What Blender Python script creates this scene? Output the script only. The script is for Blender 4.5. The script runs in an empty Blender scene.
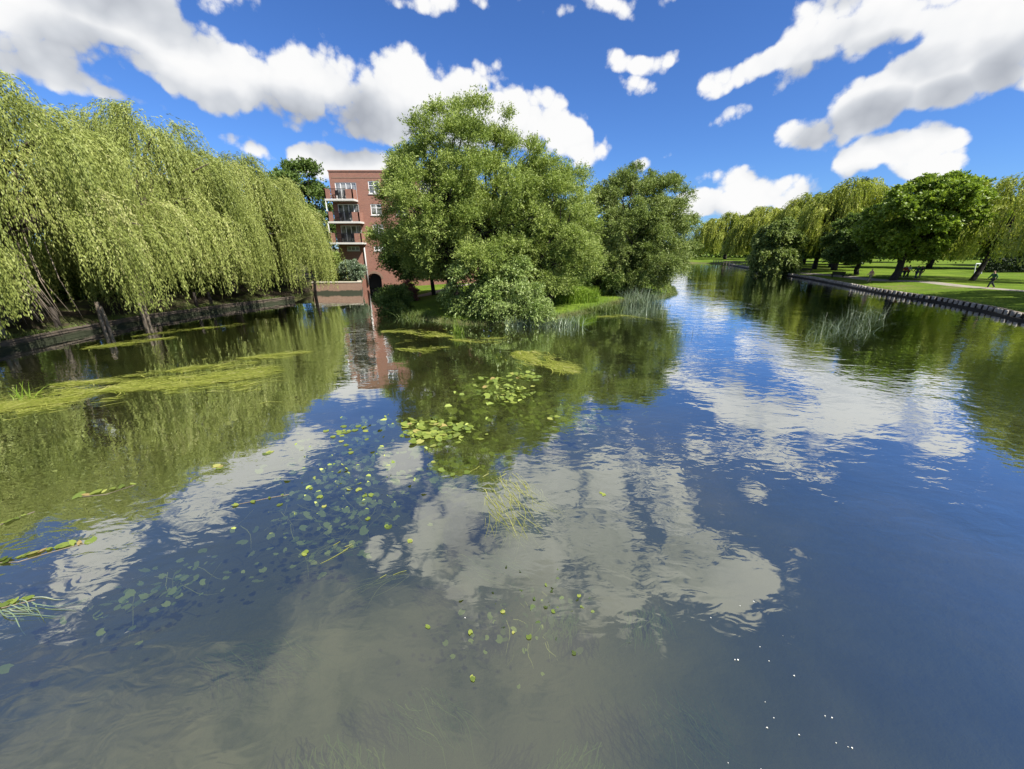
import bpy, math
import numpy as np
from mathutils import Vector

# ------------------------------------------------------------------ basics
sc = bpy.context.scene
COL = sc.collection
R = math.radians
CAM_H, PITCH, F_PX, CX, CY = 4.8, R(19.3), 390.0, 512.0, 384.5
SP, CP = math.sin(PITCH), math.cos(PITCH)

def ray(px, py):
    """direction of a photograph point (camera at x=0,y=0 looking along +Y)"""
    u, v = (px - CX) / F_PX, (py - CY) / F_PX
    return np.array([u, CP - v * SP, -(SP + v * CP)])

def G(px, py, z=0.0):
    d = ray(px, py); t = (z - CAM_H) / d[2]
    return (d[0] * t, d[1] * t, z)

def at(px, py, Y):
    d = ray(px, py); t = Y / d[1]
    return (d[0] * t, Y, CAM_H + d[2] * t)

def props(o, label=None, cat=None, group=None, kind=None):
    if label: o['label'] = label
    if cat: o['category'] = cat
    if group: o['group'] = group
    if kind: o['kind'] = kind
    return o

def link(o, parent=None):
    COL.objects.link(o)
    if parent is not None: o.parent = parent
    return o

def empty(name, loc, label, cat, group=None, rz=0.0):
    o = bpy.data.objects.new(name, None)
    o.empty_display_size = 0.2
    o.location = loc; o.rotation_euler = (0, 0, rz)
    link(o)
    return props(o, label, cat, group)

def quads(name, V, Fq, mat, parent=None, tint=None, smooth=False):
    """fast mesh from numpy verts (N,3) and quad indices (M,4)"""
    V = np.asarray(V, dtype=np.float32); Fq = np.asarray(Fq, dtype=np.int32)
    me = bpy.data.meshes.new(name)
    me.vertices.add(len(V)); me.vertices.foreach_set('co', V.ravel())
    m = len(Fq)
    me.loops.add(4 * m); me.loops.foreach_set('vertex_index', Fq.ravel())
    me.polygons.add(m)
    me.polygons.foreach_set('loop_start', np.arange(0, 4 * m, 4, dtype=np.int32))
    if smooth: me.polygons.foreach_set('use_smooth', np.ones(m, dtype=bool))
    me.update(calc_edges=True)
    if tint is not None:
        a = me.attributes.new('tint', 'FLOAT', 'FACE')
        a.data.foreach_set('value', np.asarray(tint, dtype=np.float32))
    me.materials.append(mat)
    return link(bpy.data.objects.new(name, me), parent)

class MB:
    """collects boxes, tubes, bars; builds one mesh object"""
    def __init__(s): s.v, s.f = [], []
    def add(s, V, Fc):
        b = len(s.v); s.v += [tuple(map(float, p)) for p in V]; s.f += [tuple(b + i for i in q) for q in Fc]; return s
    def box(s, x0, x1, y0, y1, z0, z1):
        V = [(x0,y0,z0),(x1,y0,z0),(x1,y1,z0),(x0,y1,z0),(x0,y0,z1),(x1,y0,z1),(x1,y1,z1),(x0,y1,z1)]
        return s.add(V, [(3,2,1,0),(4,5,6,7),(0,1,5,4),(1,2,6,5),(2,3,7,6),(3,0,4,7)])
    def tube(s, pts, rad, n=8, cap=True):
        pts = [np.array(p, float) for p in pts]
        k = len(pts)
        rad = [rad] * k if np.isscalar(rad) else list(rad)
        V = []
        for i, p in enumerate(pts):
            t = pts[min(i + 1, k - 1)] - pts[max(i - 1, 0)]
            t /= (np.linalg.norm(t) + 1e-9)
            a = np.array([1., 0, 0]) if abs(t[0]) < .8 else np.array([0, 1., 0])
            e1 = np.cross(t, a); e1 /= np.linalg.norm(e1); e2 = np.cross(t, e1)
            for j in range(n):
                w = 2 * math.pi * j / n
                V.append(p + rad[i] * (math.cos(w) * e1 + math.sin(w) * e2))
        Fc = []
        for i in range(k - 1):
            for j in range(n):
                Fc.append((i*n+j, i*n+(j+1) % n, (i+1)*n+(j+1) % n, (i+1)*n+j))
        if cap:
            Fc.append(tuple(range(n))[::-1]); Fc.append(tuple((k-1)*n + j for j in range(n)))
        return s.add(V, Fc)
    def build(s, name, mat, parent=None, smooth=False):
        me = bpy.data.meshes.new(name)
        me.from_pydata(s.v, [], s.f); me.update()
        if smooth:
            for p in me.polygons: p.use_smooth = True
        me.materials.append(mat)
        return link(bpy.data.objects.new(name, me), parent)

def nrm(a):
    return a / (np.linalg.norm(a, axis=-1, keepdims=True) + 1e-9)

# ------------------------------------------------------------------ node helpers / materials
class NT:
    def __init__(s, nt): s.nt = nt
    def n(s, typ, **kw):
        o = s.nt.nodes.new(typ)
        for k, v in kw.items():
            if k.startswith('i_'):
                key = k[2:]; key = int(key) if key.isdigit() else key.replace('_', ' ')
                o.inputs[key].default_value = v
            else: setattr(o, k, v)
        return o
    def l(s, a, b): s.nt.links.new(a, b)
    def math(s, op, a, b=None, clamp=False):
        o = s.nt.nodes.new('ShaderNodeMath'); o.operation = op; o.use_clamp = clamp
        for i, x in enumerate((a, b)):
            if x is None: continue
            if isinstance(x, (int, float)): o.inputs[i].default_value = x
            else: s.l(x, o.inputs[i])
        return o.outputs[0]
    def vec(s, op, a, b=None):
        o = s.nt.nodes.new('ShaderNodeVectorMath'); o.operation = op
        for i, x in enumerate((a, b)):
            if x is None: continue
            if isinstance(x, (tuple, list)): o.inputs[i].default_value = x
            else: s.l(x, o.inputs[i])
        return o.outputs['Value'] if op in ('LENGTH', 'DOT_PRODUCT') else o.outputs[0]
    def noise(s, vec, scale, detail=4, rough=.55, dist=0.0):
        o = s.n('ShaderNodeTexNoise')
        o.inputs['Scale'].default_value = scale; o.inputs['Detail'].default_value = detail
        o.inputs['Roughness'].default_value = rough; o.inputs['Distortion'].default_value = dist
        if vec is not None: s.l(vec, o.inputs['Vector'])
        return o.outputs['Fac']
    def ramp(s, fac, stops, interp='LINEAR'):
        o = s.n('ShaderNodeValToRGB'); o.color_ramp.interpolation = interp
        el = o.color_ramp.elements
        while len(el) < len(stops): el.new(.5)
        for e, (p, c) in zip(el, stops):
            e.position = p; e.color = (*c, 1) if len(c) == 3 else c
        s.l(fac, o.inputs[0]); return o.outputs[0]
    def smooth(s, x, a, b):
        o = s.n('ShaderNodeMapRange', interpolation_type='SMOOTHSTEP')
        o.inputs['From Min'].default_value = a; o.inputs['From Max'].default_value = b
        s.l(x, o.inputs['Value']); return o.outputs[0]
    def mix(s, fac, a, b, blend='MIX'):
        o = s.n('ShaderNodeMix', data_type='RGBA', blend_type=blend)
        for i, x in ((0, fac), (6, a), (7, b)):
            if isinstance(x, (int, float)): o.inputs[i].default_value = x
            elif isinstance(x, tuple): o.inputs[i].default_value = (*x, 1)
            else: s.l(x, o.inputs[i])
        return o.outputs[2]

def new_mat(name):
    m = bpy.data.materials.new(name); m.use_nodes = True
    nt = m.node_tree; nt.nodes.clear()
    T = NT(nt); out = T.n('ShaderNodeOutputMaterial')
    return m, T, out

def leaf_mat(name, stops, transl=.35, rough=.5, spec=.35):
    m, T, out = new_mat(name)
    a = T.n('ShaderNodeAttribute', attribute_name='tint')
    c = T.ramp(a.outputs['Fac'], stops)
    p = T.n('ShaderNodeBsdfPrincipled')
    T.l(c, p.inputs['Base Color']); p.inputs['Roughness'].default_value = rough
    p.inputs['Specular IOR Level'].default_value = spec
    t = T.n('ShaderNodeBsdfTranslucent')
    tc = T.mix(1.0, c, (1.0, 1.05, .6), 'MULTIPLY'); T.l(tc, t.inputs['Color'])
    mx = T.n('ShaderNodeMixShader'); mx.inputs[0].default_value = transl
    T.l(p.outputs[0], mx.inputs[1]); T.l(t.outputs[0], mx.inputs[2]); T.l(mx.outputs[0], out.inputs[0])
    return m

def solid_mat(name, c1, c2, scale=3.0, rough=.8, bump=.0, stretch=(1, 1, 1), detail=6, spec=.3, metal=0.0):
    m, T, out = new_mat(name)
    tc = T.n('ShaderNodeTexCoord'); mp = T.n('ShaderNodeMapping'); mp.inputs['Scale'].default_value = stretch
    T.l(tc.outputs['Object'], mp.inputs[0])
    f = T.noise(mp.outputs[0], scale, detail, .6)
    c = T.ramp(f, [(.3, c1), (.7, c2)])
    p = T.n('ShaderNodeBsdfPrincipled'); T.l(c, p.inputs['Base Color'])
    p.inputs['Roughness'].default_value = rough; p.inputs['Specular IOR Level'].default_value = spec
    p.inputs['Metallic'].default_value = metal
    if bump:
        b = T.n('ShaderNodeBump'); b.inputs['Strength'].default_value = bump; b.inputs['Distance'].default_value = .05
        T.l(f, b.inputs['Height']); T.l(b.outputs[0], p.inputs['Normal'])
    T.l(p.outputs[0], out.inputs[0])
    return m

def brick_mat(name, c1, c2, mortar):
    m, T, out = new_mat(name)
    tc = T.n('ShaderNodeTexCoord'); sx = T.n('ShaderNodeSeparateXYZ'); T.l(tc.outputs['Object'], sx.inputs[0])
    cb = T.n('ShaderNodeCombineXYZ')
    T.l(T.math('ADD', sx.outputs[0], sx.outputs[1]), cb.inputs[0]); T.l(sx.outputs[2], cb.inputs[1])
    br = T.n('ShaderNodeTexBrick'); T.l(cb.outputs[0], br.inputs['Vector'])
    br.inputs['Scale'].default_value = 1.0
    br.inputs['Brick Width'].default_value = .225; br.inputs['Row Height'].default_value = .075
    br.inputs['Mortar Size'].default_value = .008
    br.inputs['Color1'].default_value = (*c1, 1); br.inputs['Color2'].default_value = (*c2, 1)
    br.inputs['Mortar'].default_value = (*mortar, 1)
    f = T.noise(tc.outputs['Object'], .45, 6, .65)
    c = T.mix(T.math('MULTIPLY', f, .55), br.outputs[0], (c1[0]*.62, c1[1]*.6, c1[2]*.6))
    p = T.n('ShaderNodeBsdfPrincipled'); T.l(c, p.inputs['Base Color']); p.inputs['Roughness'].default_value = .85
    T.l(p.outputs[0], out.inputs[0])
    return m

def plain(name, c, rough=.6, metal=0.0, spec=.4):
    m, T, out = new_mat(name)
    tc = T.n('ShaderNodeTexCoord'); f = T.noise(tc.outputs['Object'], 6.0, 3)
    cc = T.mix(f, tuple(x * .85 for x in c), tuple(min(1, x * 1.12) for x in c))
    p = T.n('ShaderNodeBsdfPrincipled'); T.l(cc, p.inputs['Base Color'])
    p.inputs['Roughness'].default_value = rough; p.inputs['Metallic'].default_value = metal
    p.inputs['Specular IOR Level'].default_value = spec
    T.l(p.outputs[0], out.inputs[0]); return m

M = {}
M['weep'] = leaf_mat('weeping_willow_leaves', [(0, (.145, .18, .036)), (.45, (.29, .335, .085)), (.8, (.39, .425, .13)), (1, (.46, .45, .19))], .34, .5, .25)
M['weep_far'] = leaf_mat('park_willow_leaves', [(0, (.19, .235, .035)), (.5, (.33, .37, .06)), (1, (.48, .49, .11))], .38, .5, .25)
M['willow'] = leaf_mat('crack_willow_leaves', [(0, (.13, .185, .036)), (.5, (.29, .365, .085)), (1, (.48, .53, .20))], .36, .5, .25)
M['willow_dk'] = leaf_mat('grey_willow_leaves', [(0, (.11, .16, .036)), (.5, (.21, .27, .07)), (1, (.36, .40, .15))], .32, .5, .25)
M['sallow'] = leaf_mat('sallow_leaves', [(0, (.13, .20, .04)), (.5, (.23, .31, .08)), (1, (.40, .46, .19))], .30, .45, .35)
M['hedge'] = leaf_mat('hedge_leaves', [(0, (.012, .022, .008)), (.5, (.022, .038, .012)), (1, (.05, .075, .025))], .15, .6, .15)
M['weed_dk'] = leaf_mat('dark_water_weed', [(0, (.03, .05, .015)), (.5, (.06, .09, .025)), (1, (.16, .20, .05))], .15, .5, .2)
M['maple'] = leaf_mat('maple_leaves', [(0, (.11, .17, .02)), (.5, (.23, .32, .04)), (1, (.42, .50, .09))], .42, .45, .35)
M['dark'] = leaf_mat('dark_green_leaves', [(0, (.065, .11, .024)), (.5, (.125, .19, .042)), (1, (.25, .32, .09))], .35, .5, .25)
M['far'] = leaf_mat('far_tree_leaves', [(0, (.075, .105, .05)), (.5, (.105, .14, .065)), (1, (.15, .18, .09))], .25)
M['herb'] = leaf_mat('bright_herb_leaves', [(0, (.13, .22, .02)), (.5, (.22, .33, .035)), (1, (.34, .42, .08))], .4, .5, .3)
M['reed'] = leaf_mat('grey_green_reeds', [(0, (.10, .15, .08)), (.5, (.19, .25, .15)), (1, (.36, .40, .26))], .2, .4, .5)
M['grassblade'] = leaf_mat('bank_grass_blades', [(0, (.06, .10, .02)), (.5, (.11, .16, .03)), (1, (.22, .25, .07))], .3)
M['weed'] = leaf_mat('floating_weed', [(0, (.10, .13, .015)), (.45, (.23, .26, .035)), (.8, (.36, .37, .09)), (1, (.55, .52, .22))], .2, .5, .4)
M['eel'] = leaf_mat('ribbon_weed', [(0, (.13, .15, .03)), (.5, (.27, .28, .06)), (1, (.46, .45, .18))], .2, .5, .3)
M['lily'] = leaf_mat('lily_leaves', [(0, (.06, .085, .018)), (.35, (.13, .18, .03)), (.75, (.23, .275, .05)), (.93, (.34, .34, .09)), (1, (.30, .22, .08))], .15, .35, .5)
M['lily_sub'] = leaf_mat('sunken_lily_leaves', [(0, (.12, .17, .03)), (.5, (.26, .32, .07)), (1, (.42, .46, .13))], .1, .5, .2)
M['red'] = leaf_mat('red_flowers', [(0, (.06, .07, .03)), (.5, (.22, .07, .06)), (1, (.42, .12, .11))], .2)
M['bark'] = solid_mat('grey_brown_bark', (.05, .04, .03), (.13, .105, .08), 3.0, .9, .6, (1, 1, .25))
M['bark_dk'] = solid_mat('dark_bark', (.016, .013, .011), (.04, .034, .028), 3.0, .9, .5, (1, 1, .25))
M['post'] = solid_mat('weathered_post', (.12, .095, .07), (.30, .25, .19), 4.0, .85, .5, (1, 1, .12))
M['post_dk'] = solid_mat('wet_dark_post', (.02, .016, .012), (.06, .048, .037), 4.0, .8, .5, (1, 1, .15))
M['plank'] = solid_mat('old_planks', (.055, .045, .035), (.15, .12, .09), 2.5, .85, .4, (.25, 1, 2.5))
M['pile'] = solid_mat('pale_timber_piles', (.25, .225, .19), (.47, .435, .375), 3.0, .85, .4)
M['pile_back'] = solid_mat('dark_timber_board', (.018, .016, .013), (.045, .04, .032), 3.0, .9)
M['brick'] = brick_mat('red_brick', (.31, .125, .08), (.22, .088, .06), (.32, .26, .21))
M['quay_brick'] = brick_mat('quay_brick', (.27, .16, .105), (.20, .115, .08), (.32, .27, .21))
M['coping'] = solid_mat('pale_stone', (.40, .36, .28), (.56, .52, .43), 2.0, .85)
M['white'] = plain('white_window_frame', (.78, .78, .76), .4)
M['slab'] = plain('pale_concrete', (.55, .54, .50), .8)
M['metal'] = plain('dark_metal', (.03, .032, .035), .45, .6)
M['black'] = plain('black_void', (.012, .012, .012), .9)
M['pipe'] = plain('pale_grey_pipe', (.42, .41, .39), .6)
M['path'] = solid_mat('pale_tarmac_path', (.20, .18, .145), (.30, .27, .22), 1.2, .9)
M['frame_metal'] = plain('pale_painted_metal', (.62, .64, .62), .5)
M['petal'] = plain('white_petal', (.75, .74, .68), .6)
M['skin'] = plain('skin', (.42, .25, .17), .6)
M['hair'] = plain('dark_hair', (.03, .02, .015), .7)
def cloth(name, c): return plain(name, c, .9, 0, .2)

m, T, out = new_mat('window_glass')
p = T.n('ShaderNodeBsdfPrincipled'); tc = T.n('ShaderNodeTexCoord')
T.l(T.ramp(T.noise(tc.outputs['Object'], 1.1, 2), [(.40, (.035, .04, .045)), (.62, (.30, .30, .29))]), p.inputs['Base Color'])  # pale patches in the pane colour stand in for bright reflections and curtains
p.inputs['Roughness'].default_value = .06; p.inputs['Specular IOR Level'].default_value = .8
T.l(p.outputs[0], out.inputs[0]); M['glass'] = m

def tide_line(m, top=.22, col=(.03, .035, .018)):
    T = NT(m.node_tree); p = next(n for n in m.node_tree.nodes if n.type == 'BSDF_PRINCIPLED')
    src = p.inputs['Base Color'].links[0].from_socket
    g = T.n('ShaderNodeNewGeometry'); s_ = T.n('ShaderNodeSeparateXYZ'); T.l(g.outputs['Position'], s_.inputs[0])
    z = T.math('ADD', s_.outputs[2], T.math('MULTIPLY', T.math('SUBTRACT', T.noise(g.outputs['Position'], 1.6, 5, .65), .5), .55))
    T.l(T.mix(T.smooth(z, top + .10, top - .06), src, col), p.inputs['Base Color'])
tide_line(M['quay_brick'], .30); tide_line(M['plank'], .20); tide_line(M['pile'], .12)
# ground: grass above the water line, wet mud and silt below it
m, T, out = new_mat('ground_grass_and_mud')
g = T.n('ShaderNodeNewGeometry'); sx = T.n('ShaderNodeSeparateXYZ'); T.l(g.outputs['Position'], sx.inputs[0])
fine = T.noise(g.outputs['Position'], 5.0, 5, .7); big = T.noise(g.outputs['Position'], .22, 5, .6)
grass = T.ramp(T.math('ADD', T.math('MULTIPLY', fine, .5), T.math('MULTIPLY', big, .5)),
               [(.34, (.05, .085, .012)), (.5, (.095, .15, .018)), (.66, (.165, .21, .03))])
mud = T.ramp(big, [(.3, (.045, .05, .02)), (.5, (.085, .088, .036)), (.7, (.15, .135, .065))])
edge = T.math('ADD', sx.outputs[2], T.math('MULTIPLY', T.math('SUBTRACT', fine, .5), .25))
soil = T.mix(T.smooth(T.noise(g.outputs['Position'], .5, 4), .45, .6), (.055, .045, .03), (.075, .085, .03))
worn = T.smooth(T.math('ADD', T.noise(g.outputs['Position'], .12, 5, .65), T.math('MULTIPLY', fine, .18)), .66, .78)
grass = T.mix(T.math('MULTIPLY', worn, .7), grass, (.15, .125, .065))
west = T.smooth(sx.outputs[0], -16.5, -20.0)
land = T.mix(west, grass, soil)
colr = T.mix(T.smooth(edge, .12, .34), mud, land)
p = T.n('ShaderNodeBsdfPrincipled'); T.l(colr, p.inputs['Base Color']); p.inputs['Roughness'].default_value = .95
p.inputs['Specular IOR Level'].default_value = .03
b = T.n('ShaderNodeBump'); b.inputs['Strength'].default_value = .6; b.inputs['Distance'].default_value = .08
T.l(fine, b.inputs['Height']); T.l(b.outputs[0], p.inputs['Normal']); T.l(p.outputs[0], out.inputs[0])
M['ground'] = m

# river water: fresnel gloss over a turbid, partly clear body
WATER = dict(power=.48, gain=1.48, clear=.72)
m, T, out = new_mat('river_water')
g = T.n('ShaderNodeNewGeometry'); pos = g.outputs['Position']
mp = T.n('ShaderNodeMapping'); mp.inputs['Scale'].default_value = (.75, 1.35, 1); mp.inputs['Rotation'].default_value = (0, 0, R(-12))
T.l(pos, mp.inputs[0])
rip = T.noise(mp.outputs[0], 3.2, 2, .5, .6)
chop = T.noise(mp.outputs[0], 1.1, 2, .5, .4)
swell = T.noise(pos, .28, 2, .5)
mask = T.smooth(T.noise(pos, .13, 3, .55), .42, .66)
sp = T.n('ShaderNodeSeparateXYZ'); T.l(pos, sp.inputs[0])
right = T.smooth(sp.outputs[0], -4.0, 14.0)
ruff = T.math('ADD', T.math('MULTIPLY', mask, .75), T.math('MULTIPLY', right, .35))
h = T.math('ADD', T.math('MULTIPLY', rip, T.math('ADD', T.math('MULTIPLY', ruff, .0075), .0012)),
           T.math('ADD', T.math('MULTIPLY', chop, T.math('ADD', T.math('MULTIPLY', ruff, .012), .0045)), T.math('MULTIPLY', swell, .022)))
bp = T.n('ShaderNodeBump'); bp.inputs['Strength'].default_value = 1.0; bp.inputs['Distance'].default_value = 1.0
T.l(h, bp.inputs['Height'])
fr = T.n('ShaderNodeFresnel'); fr.inputs['IOR'].default_value = 1.34; T.l(bp.outputs[0], fr.inputs['Normal'])
fac = T.math('MULTIPLY', T.math('POWER', fr.outputs[0], WATER['power']), WATER['gain'], True)
gl = T.n('ShaderNodeBsdfGlossy'); gl.inputs['Roughness'].default_value = .015; gl.inputs['Color'].default_value = (.98, 1, 1, 1)
T.l(bp.outputs[0], gl.inputs['Normal'])
df = T.n('ShaderNodeBsdfDiffuse')
murk = T.ramp(T.noise(pos, .34, 5, .6, .5), [(.3, (.042, .048, .018)), (.52, (.066, .070, .026)), (.72, (.098, .088, .040))])
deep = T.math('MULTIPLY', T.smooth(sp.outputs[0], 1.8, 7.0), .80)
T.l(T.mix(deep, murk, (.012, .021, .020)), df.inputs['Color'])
tr = T.n('ShaderNodeBsdfTransparent'); tr.inputs['Color'].default_value = (.80, .86, .66, 1)
body = T.n('ShaderNodeMixShader'); body.inputs[0].default_value = WATER['clear']
T.l(df.outputs[0], body.inputs[1]); T.l(tr.outputs[0], body.inputs[2])
mx = T.n('ShaderNodeMixShader'); T.l(fac, mx.inputs[0]); T.l(body.outputs[0], mx.inputs[1]); T.l(gl.outputs[0], mx.inputs[2])
T.l(mx.outputs[0], out.inputs[0])
M['water'] = m

# ------------------------------------------------------------------ world: Nishita sky with procedural cumulus
SUN_AZ, SUN_EL = R(127), R(49)     # azimuth clockwise from the view direction (+Y)
SUN_DIR = np.array([math.sin(SUN_AZ) * math.cos(SUN_EL), math.cos(SUN_AZ) * math.cos(SUN_EL), math.sin(SUN_EL)])
world = bpy.data.worlds.new('World'); sc.world = world; world.use_nodes = True
world.node_tree.nodes.clear()

def azel(px, py, reflected=False):
    d = ray(px, py)
    if reflected: d[2] = -d[2]
    d /= np.linalg.norm(d)
    return math.degrees(math.atan2(d[0], d[1])), math.degrees(math.asin(d[2]))

# cumulus masses: (x, y, half width, half height, weight), seen directly / seen mirrored in the river
CL_DIRECT = [
    (30, 5, 95, 42, 1), (120, 22, 110, 52, 1.1), (215, 60, 95, 52, 1.15), (300, 74, 95, 54, 1.2), (380, 94, 95, 48, 1.2), (455, 108, 78, 44, 1.15),
    (520, 120, 62, 38, 1.05), (572, 134, 36, 26, .85), (120, -60, 130, 50, 1.1), (60, 80, 60, 22, .4), (20, 50, 60, 40, .6),
    (330, 162, 46, 20, .9), (112, 101, 40, 13, .75), (250, 150, 30, 12, .4), (365, 172, 46, 14, .7),
    (752, 66, 44, 20, .9), (808, 50, 52, 22, .95), (862, 28, 56, 22, 1.05), (925, 0, 54, 18, .95), (900, -60, 70, 22, .7),
    (1005, 52, 52, 34, 1.1), (932, 82, 60, 33, 1.1), (866, 112, 58, 30, 1.05), (820, 128, 44, 18, .85), (908, 148, 66, 22, 1.0), (940, 166, 46, 13, .85),
    (765, 184, 60, 18, .9), (722, 204, 48, 14, .85), (690, 215, 60, 10, .7), (810, 212, 80, 12, .55), (1060, 20, 60, 50, .9),
    (642, 52, 30, 13, .5), (600, 4, 24, 9, .4), (442, 3, 38, 12, .5), (640, 77, 20, 10, .42), (655, 152, 26, 8, .40), (570, 14, 22, 10, .38), (745, 113, 34, 3.5, .5)]
CL_REFL = [
    (520, 560, 105, 62, 1.05), (620, 555, 120, 62, 1.15), (700, 560, 88, 50, 1.1), (600, 500, 100, 45, .8), (480, 530, 90, 60, .8), (560, 470, 70, 35, .6),
    (430, 480, 60, 40, .55), (180, 500, 70, 34, .9), (110, 560, 66, 26, .9), (40, 612, 70, 26, .8), (250, 448, 50, 22, .8), (325, 385, 46, 22, .8),
    (785, 415, 80, 30, .95), (850, 425, 95, 30, .95), (930, 440, 70, 22, .85), (735, 385, 30, 16, .5), (690, 445, 36, 14, .6), (620, 480, 50, 16, .5), (690, 485, 40, 14, .45),
    ]

def cloud_group(name, min_w, detail):
    grp = bpy.data.node_groups.new(name, 'ShaderNodeTree')
    grp.interface.new_socket('Direction', in_out='INPUT', socket_type='NodeSocketVector')
    grp.interface.new_socket('Density', in_out='OUTPUT', socket_type='NodeSocketFloat')
    grp.interface.new_socket('Puff', in_out='OUTPUT', socket_type='NodeSocketFloat')
    T = NT(grp); gi = T.n('NodeGroupInput'); go = T.n('NodeGroupOutput')
    D = T.vec('NORMALIZE', gi.outputs[0])
    wob = T.n('ShaderNodeTexNoise'); wob.inputs['Scale'].default_value = 4.5; wob.inputs['Detail'].default_value = 2
    T.l(D, wob.inputs['Vector'])
    wv = T.vec('SUBTRACT', wob.outputs['Color'], (.5, .5, .5))
    sxyz = T.n('ShaderNodeSeparateXYZ'); T.l(D, sxyz.inputs[0])
    az = T.math('MULTIPLY', T.math('ARCTAN2', sxyz.outputs[0], sxyz.outputs[1]), 180 / math.pi)
    el = T.math('MULTIPLY', T.math('ARCSINE', sxyz.outputs[2]), 180 / math.pi)
    cb = T.n('ShaderNodeCombineXYZ'); T.l(az, cb.inputs[0]); T.l(el, cb.inputs[1])
    P = T.vec('ADD', cb.outputs[0], T.vec('MULTIPLY', wv, (9, 7, 0)))
    field = None
    for refl, lst in ((False, CL_DIRECT), (True, CL_REFL)):
        for (x, y, a, b_, w) in lst:
            if a < min_w: continue
            k_w = .85 if refl else 1.25
            c = azel(x, y, refl)
            xa, xb = azel(x - a, y, refl), azel(x + a, y, refl); ya, yb = azel(x, y - b_, refl), azel(x, y + b_, refl)
            wa = max(1.0, abs(xb[0] - xa[0]) / 2); wb = max(.8, abs(yb[1] - ya[1]) / 2)
            q = T.vec('MULTIPLY_ADD', P, (1 / wa, 1 / wb, 0)); q.node.inputs[2].default_value = (-c[0] / wa, -c[1] / wb, 0)
            e = T.math('MULTIPLY_ADD', T.vec('DOT_PRODUCT', q, q), -w * k_w); e.node.inputs[2].default_value = w * k_w
            if field is None: field = e
            else:
                field = T.math('SMOOTH_MAX', field, e); field.node.inputs[2].default_value = .25
    # clouds of the unseen part of the sky (behind the camera)
    n_wide = T.noise(D, 2.1, 2, .55)
    behind = T.math('MULTIPLY', T.math('SUBTRACT', n_wide, .52), 5.0)
    bmask = T.smooth(sxyz.outputs[1], .15, -.35)
    behind = T.math('SUBTRACT', T.math('MULTIPLY', behind, bmask), T.math('MULTIPLY', T.math('SUBTRACT', 1.0, bmask), 2.0))
    field = T.math('MAXIMUM', T.math('MAXIMUM', field, behind), -1.3)
    dens = T.math('ADD', field, T.math('MULTIPLY', T.math('SUBTRACT', T.noise(D, 6.0, 3, .55, .15), .5), 1.15))
    if detail > 3:
        vo = T.n('ShaderNodeTexVoronoi', feature='F1'); vo.inputs['Scale'].default_value = 11.0; vo.inputs['Detail'].default_value = 2.0
        vo.inputs['Roughness'].default_value = .55; vo.inputs['Lacunarity'].default_value = 2.3
        T.l(T.vec('ADD', D, T.vec('MULTIPLY', wv, (.06, .06, .06))), vo.inputs['Vector'])
        puff = T.math('SUBTRACT', .93, vo.outputs['Distance']); T.l(puff, go.inputs[1])
        dens = T.math('ADD', dens, T.math('MULTIPLY', puff, 1.75))
        dens = T.math('ADD', dens, T.math('MULTIPLY', T.math('SUBTRACT', T.noise(D, 34.0, 6, .68, .1), .5), 1.15))
    T.l(dens, go.inputs[0])
    return grp
grp_fine, grp_soft = cloud_group('cloud_density', 0, 5), cloud_group('cloud_shade', 40, 3)

T = NT(world.node_tree); wout = T.n('ShaderNodeOutputWorld')
tc = T.n('ShaderNodeTexCoord')
def dens_at(g, v):
    g_ = T.n('ShaderNodeGroup'); g_.node_tree = g; T.l(v, g_.inputs[0]); return g_.outputs
dvec = tc.outputs['Generated']
d0, puff0 = dens_at(grp_fine, dvec)
d1 = dens_at(grp_soft, T.vec('ADD', T.vec('NORMALIZE', dvec), tuple(.075 * x for x in (.8, -.1, .75))))[0]
maskc = T.smooth(d0, -.05, .62)
# grey where more cloud lies between this spot and the sun, bright on the puffs and on the sunward edge
body_ = T.math('SUBTRACT', T.smooth(T.math('ADD', d1, T.math('MULTIPLY', d0, .12)), -.1, 2.0), T.math('MULTIPLY', puff0, .5), True)
ccol = T.ramp(body_, [(0, (1.0, 1.0, 1.0)), (.25, (.93, .94, .955)), (.6, (.66, .69, .74)), (1, (.42, .45, .51))])
sky = T.n('ShaderNodeTexSky', sky_type='NISHITA'); sky.sun_disc = False
sky.sun_elevation = SUN_EL; sky.sun_rotation = SUN_AZ; sky.altitude = 50; sky.air_density = 1.0; sky.dust_density = .3; sky.ozone_density = 4.0
skyc = T.mix(1.0, sky.outputs[0], (.46, .70, 1.10), 'MULTIPLY')
bg1 = T.n('ShaderNodeBackground'); bg1.inputs['Strength'].default_value = .07; T.l(skyc, bg1.inputs[0])
bg2 = T.n('ShaderNodeBackground'); bg2.inputs['Strength'].default_value = .49; T.l(ccol, bg2.inputs[0])
ms = T.n('ShaderNodeMixShader'); T.l(maskc, ms.inputs[0]); T.l(bg1.outputs[0], ms.inputs[1]); T.l(bg2.outputs[0], ms.inputs[2])
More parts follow.
